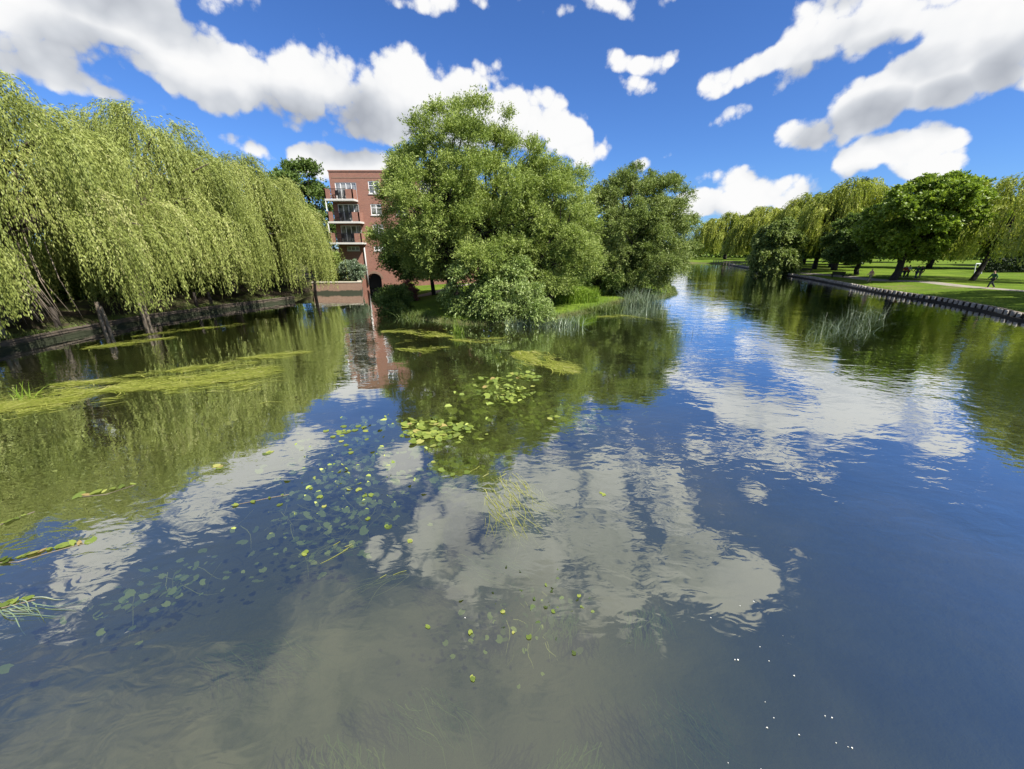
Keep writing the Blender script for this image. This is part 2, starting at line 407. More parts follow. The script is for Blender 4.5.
# thin high veil over the zenith in front
va, ve = azel(250, 730, True)
vd = (math.sin(R(va)) * math.cos(R(ve)), math.cos(R(va)) * math.cos(R(ve)), math.sin(R(ve)))
Dn = T.vec('NORMALIZE', dvec)
vs = T.n('ShaderNodeSeparateXYZ'); T.l(Dn, vs.inputs[0])
vn = T.math('MULTIPLY', T.math('SUBTRACT', T.noise(Dn, 5.0, 5, .6, .6), .5), .55)
vaz = T.math('MULTIPLY', T.math('ARCTAN2', vs.outputs[0], vs.outputs[1]), 180 / math.pi)
veil = T.math('MULTIPLY', T.math('MULTIPLY', T.smooth(T.math('ADD', vs.outputs[2], vn), .61, .84), T.smooth(T.math('ADD', vaz, T.math('MULTIPLY', vn, 40)), 44, 8)), .85)
bg3 = T.n('ShaderNodeBackground'); bg3.inputs['Strength'].default_value = .30; bg3.inputs[0].default_value = (.95, .97, 1, 1)
ms2 = T.n('ShaderNodeMixShader'); T.l(veil, ms2.inputs[0]); T.l(ms.outputs[0], ms2.inputs[1]); T.l(bg3.outputs[0], ms2.inputs[2])
T.l(ms2.outputs[0], wout.inputs[0])

sun = bpy.data.lights.new('sun', 'SUN'); sun.energy = 5.0; sun.angle = R(.55); sun.color = (1, .95, .87)
so = link(bpy.data.objects.new('sun', sun)); so.location = (60, -30, 80)
so.rotation_euler = Vector(tuple(-SUN_DIR)).to_track_quat('-Z', 'Y').to_euler()

cam = bpy.data.cameras.new('camera'); cam.sensor_width = 36; cam.lens = F_PX / 1024 * 36
cam.clip_start = .1; cam.clip_end = 6000
co = link(bpy.data.objects.new('camera', cam)); co.location = (0, 0, CAM_H); co.rotation_euler = (R(90) - PITCH, 0, 0)
sc.camera = co
sc.view_settings.view_transform = 'Standard'; sc.view_settings.look = 'None'; sc.view_settings.exposure = 1.0; sc.view_settings.gamma = 1.0
sc.view_settings.use_curve_mapping = False
sc.render.resolution_x, sc.render.resolution_y = 1024, 769
cy = sc.cycles
cy.max_bounces = 8; cy.transparent_max_bounces = 12; cy.diffuse_bounces = 2; cy.glossy_bounces = 3; cy.transmission_bounces = 4
cy.caustics_reflective = False; cy.caustics_refractive = False

# ------------------------------------------------------------------ river outline and terrain
LEFT_BANK = [(-27.5, -40), (-26.9, 5)] + [G(x, y)[:2] for x, y in ((0, 351), (60, 338), (140, 322), (230, 309), (300, 300))]
QUAY = [(-22.1, 44.6), (-17.2, 45.0), (-19.0, 49.7)]
PEN = [(-13.6, 52.5), (-13.6, 49.6), (-12.4, 45.0), (-11.2, 36.0), (-9.2, 31.0), (-6.6, 27.6), (-3.4, 25.6), (-.6, 25.4), (2.0, 26.6), (4.6, 29.0),
       (7.2, 31.6), (9.6, 35.8), (12.6, 38.6), (15.6, 40.2), (18.0, 43.5), (21.0, 52), (25, 70), (30, 92), (28, 118), (8, 134), (-20, 140)]
RIGHT_BANK = [G(x, y)[:2] for x, y in ((1024, 320), (999, 313.5), (949, 303.5), (881.6, 293), (814, 279.6), (764, 271.8))]
WATER_POLY = LEFT_BANK + QUAY + [(-19.0, 52.5)] + PEN + [(-20, 160), (20, 158), (52, 146)] + [G(712, 263.6)[:2], (65, 122), (58, 98)] + \
    RIGHT_BANK[::-1] + [(33.6, 20), (30.5, 5), (29, -40)]
WP = np.array(WATER_POLY, float)

def sdf(X, Y):
    """signed distance to the river outline, positive on land"""
    X = np.asarray(X, float); Y = np.asarray(Y, float)
    best = np.full(X.shape, 1e9); inside = np.zeros(X.shape, bool)
    n = len(WP)
    for i in range(n):
        a, b = WP[i], WP[(i + 1) % n]
        ex, ey = b - a; L2 = ex * ex + ey * ey + 1e-9
        t = np.clip(((X - a[0]) * ex + (Y - a[1]) * ey) / L2, 0, 1)
        best = np.minimum(best, (X - a[0] - t * ex) ** 2 + (Y - a[1] - t * ey) ** 2)
        c = ((a[1] > Y) != (b[1] > Y)) & (X < (b[0] - a[0]) * (Y - a[1]) / (b[1] - a[1] + 1e-12) + a[0])
        inside ^= c
    d = np.sqrt(best)
    return np.where(inside, -d, d)

def sstep(a, b, x):
    t = np.clip((x - a) / (b - a), 0, 1); return t * t * (3 - 2 * t)

def height(X, Y):
    X = np.asarray(X, float); Y = np.asarray(Y, float)
    d = sdf(X, Y)
    park = sstep(26, 34, X); left = sstep(-20, -25, X); quay = sstep(-14.5, -16.5, X) * sstep(43, 44.5, Y)
    base = .42 * (1 - park) + .62 * park
    rise = (.45 + .12 * np.sin(X * .35) * np.sin(Y * .27)) * (1 - park) + .35 * park
    land_nat = -.05 + base * sstep(-.2, 1.2, d) + rise * sstep(1, 9, d)
    land_park = .47 * sstep(.05, .25, d) + .48 * sstep(.5, 8, d) - .05
    land_left = .44 * sstep(.05, .35, d) + .35 * sstep(1, 6, d) - .05
    land_quay = 1.22 * sstep(.05, .3, d)
    land = land_nat * (1 - park) + land_park * park
    land = land * (1 - left) + land_left * left
    land = np.where(quay > 0, land * (1 - quay) + land_quay * quay, land)
    bed = -.12 - 1.3 * sstep(0, 5, -d) + .12 * np.sin(X * .9 + np.sin(Y * .7)) * sstep(1, 4, -d)
    return np.where(d > -.2, land, np.minimum(bed, -.05))

def hz(x, y): return float(height(np.array([x]), np.array([y]))[0])

def axis_lines(lo, hi, step, far):
    core = np.arange(lo, hi + step / 2, step)
    out = [hi]; s = step
    while out[-1] < far: s *= 1.25; out.append(out[-1] + s)
    neg = [lo]; s = step
    while neg[-1] > -far: s *= 1.25; neg.append(neg[-1] - s)
    return np.concatenate([np.array(neg[1:])[::-1], core, np.array(out[1:])])
gx = axis_lines(-40, 76, .5, 2500); gy = axis_lines(-6, 112, .5, 2500)
XX, YY = np.meshgrid(gx, gy); ZZ = height(XX, YY)
nx, ny = len(gx), len(gy)
idx = np.arange(nx * ny).reshape(ny, nx)
Fq = np.stack([idx[:-1, :-1], idx[:-1, 1:], idx[1:, 1:], idx[1:, :-1]], -1).reshape(-1, 4)
props(quads('ground', np.stack([XX, YY, ZZ], -1).reshape(-1, 3), Fq, M['ground'], smooth=True), kind='structure')
wv_ = [(-60, -45, 0), (110, -45, 0), (110, 175, 0), (-60, 175, 0)]
props(quads('river_water', wv_, [(0, 1, 2, 3)], M['water']), kind='structure')

def ribbon(name, pts, width, mat, lift=.035, sub=14):
    """a path draped on the ground"""
    P_ = np.array(pts, float); out = []
    for i in range(len(P_) - 1):                               # Catmull-Rom
        p0, p1, p2, p3 = P_[max(i-1, 0)], P_[i], P_[i+1], P_[min(i+2, len(P_)-1)]
        for k in range(sub):
            t = k / sub
            out.append(.5 * (2*p1 + (p2-p0)*t + (2*p0-5*p1+4*p2-p3)*t*t + (3*p1-p0-3*p2+p3)*t**3))
    out.append(P_[-1]); C_ = np.array(out)
    tg = nrm(np.gradient(C_, axis=0)); nn = np.stack([-tg[:, 1], tg[:, 0]], 1)
    K = 5; V = []
    for j in range(K):
        w = (j / (K - 1) - .5) * width
        q = C_ + nn * w
        V.append(np.stack([q[:, 0], q[:, 1], height(q[:, 0], q[:, 1]) + lift - .03 * (abs(j - 2) == 2)], 1))
    V = np.array(V); n = len(C_)
    ii = np.arange(K * n).reshape(K, n)
    Fq = np.stack([ii[:-1, :-1], ii[:-1, 1:], ii[1:, 1:], ii[1:, :-1]], -1).reshape(-1, 4)
    return props(quads(name, V.reshape(-1, 3), Fq, mat, smooth=True), kind='structure')

ribbon('park_path', [G(x, y, .9)[:2] for x, y in ((1100, 297), (1024, 291), (964, 286), (924, 281.5), (880, 278.5), (840, 274), (800, 270.5), (770, 268))], 1.9, M['path'])
ribbon('lawn_path', [G(x, y, .9)[:2] for x, y in ((372, 283), (392, 285.5), (412, 290.5), (433, 289), (466, 283.5), (520, 280))], 1.7, M['path'])

# ------------------------------------------------------------------ banks: timber wall, revetment of piles, brick quay, posts
def along(poly, step):
    P_ = np.array(poly, float); seg = np.linalg.norm(np.diff(P_, axis=0), axis=1); S = np.concatenate([[0], np.cumsum(seg)])
    s = np.arange(0, S[-1], step)
    return np.stack([np.interp(s, S, P_[:, 0]), np.interp(s, S, P_[:, 1])], 1)

def wall_strip(mb, poly, thick, z0, z1, off=0.0):
    P_ = np.array(poly, float); tg = nrm(np.gradient(P_, axis=0)); nn = np.stack([-tg[:, 1], tg[:, 0]], 1)
    A, B = P_ + nn * off, P_ + nn * (off + thick)
    V = []; Fc = []
    for a, b in zip(A, B): V += [(a[0], a[1], z0), (a[0], a[1], z1), (b[0], b[1], z1), (b[0], b[1], z0)]
    for i in range(len(P_) - 1):
        for k in range(4): Fc.append((4*i+k, 4*i+(k+1) % 4, 4*(i+1)+(k+1) % 4, 4*(i+1)+k))
    Fc += [(0, 1, 2, 3), tuple(4*(len(P_)-1)+k for k in (3, 2, 1, 0))]
    mb.add(V, Fc)

rng = np.random.default_rng(5)
lw = empty('timber_retaining_wall', (*LEFT_BANK[2], 0), 'weathered timber bank wall along the water under the weeping willows', 'retaining wall')
lw.location = (0, 0, 0)
lb = along(LEFT_BANK, 1.0)
for z0, z1, o in ((-.6, .10, 0), (.112, .26, .012), (.272, .40, -.008)):
    mb = MB(); wall_strip(mb, lb + rng.normal(0, .015, lb.shape), .12, z0, z1, -.30 + o); mb.build('plank', M['plank'], lw)
cp_ = MB(); wall_strip(cp_, lb, .42, .405, .45, -.36); cp_.build('capping_board', M['plank'], lw)

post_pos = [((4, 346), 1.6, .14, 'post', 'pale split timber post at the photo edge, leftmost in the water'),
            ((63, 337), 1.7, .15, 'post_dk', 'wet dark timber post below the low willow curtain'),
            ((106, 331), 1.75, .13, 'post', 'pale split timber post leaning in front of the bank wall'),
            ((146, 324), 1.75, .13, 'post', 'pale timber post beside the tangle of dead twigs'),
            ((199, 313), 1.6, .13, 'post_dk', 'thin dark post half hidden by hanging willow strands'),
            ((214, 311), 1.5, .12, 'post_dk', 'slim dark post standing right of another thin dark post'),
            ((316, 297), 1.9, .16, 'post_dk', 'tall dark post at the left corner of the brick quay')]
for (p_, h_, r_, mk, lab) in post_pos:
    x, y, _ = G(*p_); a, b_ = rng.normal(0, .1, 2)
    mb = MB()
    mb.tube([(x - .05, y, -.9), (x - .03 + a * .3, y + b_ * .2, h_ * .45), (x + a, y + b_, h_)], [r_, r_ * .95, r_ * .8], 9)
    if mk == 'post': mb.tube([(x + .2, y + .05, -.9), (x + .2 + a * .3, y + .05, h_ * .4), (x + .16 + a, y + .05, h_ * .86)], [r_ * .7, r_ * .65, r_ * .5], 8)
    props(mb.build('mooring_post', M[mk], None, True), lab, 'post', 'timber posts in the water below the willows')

rv = empty('timber_revetment', (0, 0, 0), 'curving edge of pale timber piles along the park lawn', 'revetment')
rb = along([(33.6, 20)] + RIGHT_BANK + [(55, 88), (58, 98), (65, 122)], .72)
mb = MB(); wall_strip(mb, rb, .10, -1.0, .40, .12); mb.build('backing_board', M['pile_back'], rv)
mb = MB(); wall_strip(mb, rb, .22, .40, .45, -.06); mb.build('kerb_board', M['post'], rv)
mb = MB(); wall_strip(mb, rb, .06, -.02, .15, .49); mb.build('waling', M['pile_back'], rv)
tgr = nrm(np.gradient(rb, axis=0)); nnr = np.stack([-tgr[:, 1], tgr[:, 0]], 1)
far_mb = MB()
vis_lo = 8
for i, (q, nn) in enumerate(zip(rb, nnr)):
    c = q + nn * .36 + rng.normal(0, .02, 2); h_ = .46 + rng.normal(0, .03); r_ = .125 + rng.normal(0, .012)
    mb = MB() if vis_lo <= i < vis_lo + 90 else far_mb
    mb.tube([(c[0], c[1], -1.0), (c[0] + rng.normal(0, .01), c[1], h_ - .03), (c[0], c[1], h_)], [r_, r_, r_ * .8], 9)
    if mb is not far_mb: mb.build('pile', M['pile'], rv)
o = far_mb.build('distant_piles', M['pile'], rv); o['kind'] = 'stuff'

bq = empty('brick_quay', (0, 0, 0), 'low sunlit brick quay wall beside the building', 'quay wall')
mb = MB(); wall_strip(mb, QUAY, .5, -.8, 1.16, -.42); mb.build('wall', M['quay_brick'], bq)
mb = MB(); wall_strip(mb, QUAY, .64, 1.165, 1.27, -.49); mb.build('coping', M['coping'], bq)

# ------------------------------------------------------------------ brick apartment building over the arch
YB = 49.6
bl = empty('apartment_building', (at(329, 178, YB)[0], YB, 0), 'red brick apartment block with balconies, flat roof and an arch over the water', 'building')
bx, by = bl.location.x, YB
def lx(px, py): return at(px, py, YB)[0] - bx
def lz(py): return at(350, py, YB)[2]
W_B, ZT = 16.2, lz(171.5)
def wall_open(W, z0, z1, ops, depth=.16):
    """front wall plane at y=0 with rectangular openings and reveals"""
    xs = sorted({0, W, *[o[0] for o in ops], *[o[1] for o in ops]}); zs = sorted({z0, z1, *[o[2] for o in ops], *[o[3] for o in ops]})
    mb = MB()
    for i in range(len(xs) - 1):
        for j in range(len(zs) - 1):
            xm, zm = (xs[i] + xs[i+1]) / 2, (zs[j] + zs[j+1]) / 2
            if any(o[0] < xm < o[1] and o[2] < zm < o[3] for o in ops): continue
            mb.add([(xs[i], 0, zs[j]), (xs[i+1], 0, zs[j]), (xs[i+1], 0, zs[j+1]), (xs[i], 0, zs[j+1])], [(0, 1, 2, 3)])
    for (a, b, c, d) in ops:
        mb.add([(a, 0, c), (b, 0, c), (b, 0, d), (a, 0, d), (a, depth, c), (b, depth, c), (b, depth, d), (a, depth, d)],
               [(0, 4, 5, 1), (1, 5, 6, 2), (2, 6, 7, 3), (3, 7, 4, 0)])
    return mb
fl = [(lz(199.5), lz(182.5)), (lz(221.5), lz(204)), (lz(242), lz(225.5))]        # door bottoms and tops, three floors
doors = []; wins = []; vents = []
dx0, dx1 = lx(335.5, 190), lx(355.5, 190)
for (zb, zt) in fl: doors.append((dx0, dx1 + .15, zb, zt))
wx = lx(368.3, 187); ww = 1.25
wz = [(lz(193.5), lz(181)), (lz(215), lz(204)), (lz(236), lz(224.5))]
for c in range(4):
    x0 = wx + c * 2.95
    for (zb, zt) in wz: wins.append((x0, x0 + ww, zb, zt))
for x0 in (lx(347, 248), lx(374, 248)): vents.append((x0, x0 + 1.5, lz(250.5), lz(246.5)))
ax0, ax1, az1 = lx(368, 280), lx(381.5, 280), 1.85
arch_c, arch_r = (ax0 + ax1) / 2, (ax1 - ax0) / 2
ops = doors + wins + vents + [(ax0, ax1, -1.2, az1 + .02)]
wall = wall_open(W_B, -1.2, ZT, ops)
wall.add([(0, 0, -1.2), (0, 12, -1.2), (0, 12, ZT), (0, 0, ZT)], [(0, 1, 2, 3)])
wall.add([(W_B, 0, -1.2), (W_B, 12, -1.2), (W_B, 12, ZT), (W_B, 0, ZT)], [(3, 2, 1, 0)])
wall.add([(0, 12, -1.2), (W_B, 12, -1.2), (W_B, 12, ZT), (0, 12, ZT)], [(3, 2, 1, 0)])
# spandrels that round the opening into an arch
n = 14; sp_z = az1 - arch_r * .75
for k in range(n):
    t0, t1 = math.pi * k / n, math.pi * (k + 1) / n
    pa = (arch_c - arch_r * math.cos(t0), 0, sp_z + (az1 - sp_z) * math.sin(t0)); pb = (arch_c - arch_r * math.cos(t1), 0, sp_z + (az1 - sp_z) * math.sin(t1))
    wall.add([pa, pb, (pb[0], 0, az1 + .02), (pa[0], 0, az1 + .02)], [(0, 1, 2, 3)])
    wall.add([pa, pb, (pb[0], 1.0, pb[2]), (pa[0], 1.0, pa[2])], [(3, 2, 1, 0)])
wall.build('wall', M['brick'], bl)
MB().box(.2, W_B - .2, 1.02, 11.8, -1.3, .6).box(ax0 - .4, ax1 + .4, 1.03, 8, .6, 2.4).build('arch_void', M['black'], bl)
ring = MB()
for k in range(18):
    t0, t1 = math.pi * k / 18 + .012, math.pi * (k + 1) / 18 - .012
    V = []
    for r_, yy in ((0, -.03), (.28, -.03), (0, .02), (.28, .02)):
        for t in (t0, t1): V.append((arch_c - (arch_r + r_) * math.cos(t), yy, sp_z + (az1 - sp_z + r_) * math.sin(t)))
    ring.add(V, [(0, 1, 3, 2), (2, 3, 7, 6), (0, 2, 6, 4), (1, 5, 7, 3), (0, 4, 5, 1)])
ring.build('arch_ring', M['quay_brick'], bl)
rf = MB().box(-.06, W_B + .06, -.06, 12.06, ZT, ZT + .14).build('parapet_coping', M['brick'], bl)
MB().box(.1, W_B - .1, .3, 11.8, ZT - .5, ZT - .4).build('flat_roof', M['slab'], bl)
MB().box(0.3, W_B, -.025, -.003, lz(181) - .9 + 1.2, lz(181) + .38).build('string_course', M['quay_brick'], bl)
def glazing(name, a, b, c, d, nlite, cross=False):
    f = MB(); t = .075
    f.box(a, b, .03, .11, d - t, d).box(a, b, .03, .11, c, c + t)
    for k in range(nlite + 1):
        xx = a + (b - a) * k / nlite; xx = min(max(xx, a + t / 2), b - t / 2); f.box(xx - t / 2, xx + t / 2, .034, .106, c + t, d - t)
    if cross: f.box(a + t, b - t, .038, .10, c + (d - c) * .62, c + (d - c) * .62 + .06)
    fo = f.build(name, M['white'], bl)
    g_ = MB()
    for k in range(nlite):
        xa, xb = a + (b - a) * k / nlite + .04, a + (b - a) * (k + 1) / nlite - .04
        yy = .075 + .012 * (k % 2); g_.add([(xa, yy, c + .05), (xb, yy + .01 * (k - 1), c + .05), (xb, yy + .01 * (k - 1), d - .05), (xa, yy, d - .05)], [(0, 1, 2, 3)])
    g_.build('pane', M['glass'], fo)
    return fo
for d_ in doors: glazing('balcony_door', *d_, 4)
for w_ in wins:
    fo = glazing('window', *w_, 2, True)
    MB().box(w_[0] - .06, w_[1] + .06, -.07, .03, w_[2] - .1, w_[2] - .005).build('sill', M['slab'], fo)
for v_ in vents:
    fo = glazing('vent_window', *v_, 3)
    MB().box(v_[0] - .05, v_[1] + .05, -.05, .03, v_[2] - .1, v_[2] - .005).build('sill', M['slab'], fo)
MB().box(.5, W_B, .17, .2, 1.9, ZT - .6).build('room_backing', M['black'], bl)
chairs = []
bspec = [(lx(329.2, 196), lx(357.5, 196)), (lx(332, 216), lx(363.5, 216)), (lx(332.5, 240), lx(366, 240))]
for k, ((x0, x1), (zb, zt)) in enumerate(zip(bspec, fl)):
    x0 = max(x0, -.35 + .0); dep = 1.35
    b_ = MB().box(x0, x1, -dep, -.002, zb - .26, zb - .06).build('balcony_slab', M['slab'], bl)
    pb = MB(); pc = MB()
    pb.box(x0 + .05, x0 + .17, -dep + .05, -.004, zb - .058, zb + 1.0)
    pc.box(x1 - .17, x1 - .05, -dep + .05, -.004, zb - .058, zb + .95)
    pb.box(x0 + .05, x0 + .62, -dep + .05, -dep + .17, zb - .056, zb + .96)
    pc.box(x1 - .85, x1 - .05, -dep + .05, -dep + .17, zb - .056, zb + .92)
    pb.build('brick_parapet', M['brick'], b_); pc.build('brick_parapet', M['brick'], b_)
    rl = MB()
    rl.box(x0 + .62, x1 - .85, -dep + .07, -dep + .12, zb + .93, zb + .98).box(x0 + .62, x1 - .85, -dep + .08, -dep + .11, zb + .02, zb + .06)
    xx = x0 + .74
    while xx < x1 - .9: rl.box(xx - .012, xx + .012, -dep + .083, -dep + .107, zb + .06, zb + .93); xx += .12
    rl.build('railing', M['metal'], b_)
    if k: MB().box(x0 + .02, x0 + .11, -dep + .02, -dep + .11, zb + 1.0, fl[k-1][0] - .262).build('white_post', M['white'], b_)
    chairs.append((x0, x1, zb, dep))
MB().tube([(lx(364.7, 249), -.12, lz(247.5)), (lx(364.7, 249), -.12, .5)], .085, 10).build('drain_pipe', M['pipe'], bl, True)
names_fl = ('top', 'middle', 'lowest')
for k, (x0, x1, zb, dep) in enumerate(chairs):
    for j, (xr, side) in enumerate(((.30, 'left'), (.68, 'right'))):
        c = empty('balcony_chair', (bx + x0 + (x1 - x0) * xr, by - .62, zb - .058), 'dark garden chair on the %s balcony, %s of the two' % (names_fl[k], side), 'chair', 'dark chairs on the balconies', .5 * (j * 2 - 1))
        MB().box(-.25, .25, -.24, .24, .42, .47).build('seat', M['metal'], c)
        MB().box(-.25, .25, .20, .25, .47, .98).build('backrest', M['metal'], c)
        for sx_ in (-.22, .22):
            for sy_ in (-.2, .2): MB().box(sx_ - .02, sx_ + .02, sy_ - .02, sy_ + .02, 0, .42).build('leg', M['metal'], c)

# ------------------------------------------------------------------ vegetation generators
UP = np.array([0, 0, 1.0])
def leaf_quads(name, P_, axis, nor, L, W, mat, tint, parent=None):
    axis = nrm(axis); side = nrm(np.cross(axis, nor))
    L = np.broadcast_to(np.asarray(L, float), (len(P_),))[:, None]; W = np.broadcast_to(np.asarray(W, float), (len(P_),))[:, None]
    V = np.stack([P_ - axis * L * .5, P_ + side * W * .5 - axis * L * .05, P_ + axis * L * .5, P_ - side * W * .5 - axis * L * .05], 1).reshape(-1, 3)
    return quads(name, V, np.arange(len(V)).reshape(-1, 4), mat, parent, np.clip(tint, 0, 1))

def unit(rng, n):
    return nrm(rng.normal(size=(n, 3)))

def fib(n, rng, jit=.25):
    i = np.arange(n) + .5
    z = 1 - 2 * i / n; r = np.sqrt(1 - z * z); t = math.pi * (1 + 5 ** .5) * i
    return nrm(np.stack([r * np.cos(t), r * np.sin(t), z], 1) + rng.normal(0, jit, (n, 3)))

def limb(mb, a, b, r0, r1, rng, n=5, sag=.0, k=7):
    a, b = np.array(a, float), np.array(b, float); t = np.linspace(0, 1, n)[:, None]
    pts = a + (b - a) * t + rng.normal(0, .035 * np.linalg.norm(b - a), (n, 3)) * (t * (1 - t) * 2)
    pts[:, 2] += sag * np.sin(t[:, 0] * math.pi)
    mb.tube(pts, list(r0 + (r1 - r0) * t[:, 0]), k)
    return pts

def broadleaf(root, base, cc, rad, seed, mat, bark, lobes=44, lobe_r=(1.0, 1.9), shoots=70, per=16, shoot_l=(.5, 1.1), droop=.12, up=.35,
              leaf=(.20, .085), stems=1, trunk_r=.28, fork=.35, zmin=None, spread=.10, skirt=0.0, crown='crown', bias=None, inner=.22):
    """tapered trunk with limbs and a crown of leaf clumps; coordinates are relative to root"""
    rng = np.random.default_rng(seed)
    base = np.zeros(3); cc = np.array(cc, float); rad = np.array(rad, float)
    dirs = fib(lobes, rng)
    k_in = int(lobes * inner)
    rr = rng.uniform(.62, .92, lobes); rr[rng.permutation(lobes)[:k_in]] = rng.uniform(.1, .5, k_in)
    C_ = cc + dirs * rad * rr[:, None]
    if skirt: C_[:, 2] -= skirt * np.clip(1 - np.abs(dirs[:, 2]), 0, 1) * rng.uniform(0, 1, lobes) * rad[2]
    lr = rng.uniform(*lobe_r, lobes)
    mb = MB()
    limbs = rng.permutation(lobes)[: max(8, int(lobes * .6))]
    for s in range(stems):
        a = 2 * math.pi * s / max(stems, 1) + rng.uniform(0, 1)
        off = np.array([math.cos(a), math.sin(a), 0]) * (trunk_r * 1.1 if stems > 1 else 0)
        top = base + off * (1 + 3 * (stems > 1)) + np.array([cc[0] * fork, cc[1] * fork, max(.5, (cc[2]) * (fork + .15))]) + rng.normal(0, .12, 3)
        tr_ = trunk_r / math.sqrt(stems)
        limb(mb, base + off + np.array([0, 0, -.35]), top, tr_ * 1.25, tr_ * .85, rng, 6, 0, 10)
        for j in limbs[s::stems]:
            mid = top * .5 + C_[j] * .5 + np.array([0, 0, .25])
            limb(mb, top, mid, tr_ * .5, tr_ * .28, rng, 4); limb(mb, mid, C_[j], tr_ * .28, .02, rng, 4, 0, 5)
    mb.build('trunk', bark, root, True)
    Sn = np.maximum(6, (shoots * (lr / np.mean(lr)) ** 2).astype(int)); li = np.repeat(np.arange(lobes), Sn); S = len(li)
    u = unit(rng, S); u[:, 2] = np.abs(u[:, 2]) * np.where(rng.random(S) < .72, 1, -1)
    outw = nrm(C_[li] - cc * np.array([1, 1, .8]) + 1e-3)
    u = nrm(u + outw * .55)
    p0 = C_[li] + u * (lr[li] * rng.uniform(.35, .95, S))[:, None] * np.array([1, 1, .85])
    d = nrm(u * .8 + outw * .35 + np.array([0, 0, up]) + rng.normal(0, .3, (S, 3)))
    if bias is not None: d = nrm(d + np.array(bias))
    Ls = rng.uniform(*shoot_l, S)
    t = rng.random((S, per)) ** .8
    P_ = p0[:, None] + d[:, None] * (t * Ls[:, None])[..., None]
    P_[..., 2] -= droop * (t ** 2) * Ls[:, None] * 1.4
    P_ += rng.normal(0, spread, P_.shape)
    ax = d[:, None] * .8 + rng.normal(0, .5, P_.shape); ax[..., 2] -= droop * t * 1.5
    tint = rng.normal(0, .16, (S, per)) + rng.normal(.45, .09, lobes)[li][:, None] + rng.normal(0, .08, S)[:, None]
    P_ = P_.reshape(-1, 3); ax = ax.reshape(-1, 3); tint = tint.ravel()
    nor = unit(rng, len(P_)) + np.repeat(outw, per, 0) * .5 + np.array([0, 0, .5])
    if zmin is not None:
        k = P_[:, 2] > zmin + rng.uniform(0, .35, len(P_)); P_, ax, tint, nor = P_[k], ax[k], tint[k], nor[k]
    sc_ = rng.uniform(.7, 1.25, len(P_))
    return leaf_quads(crown, P_, ax, nor, leaf[0] * sc_, leaf[1] * sc_, mat, tint, root)

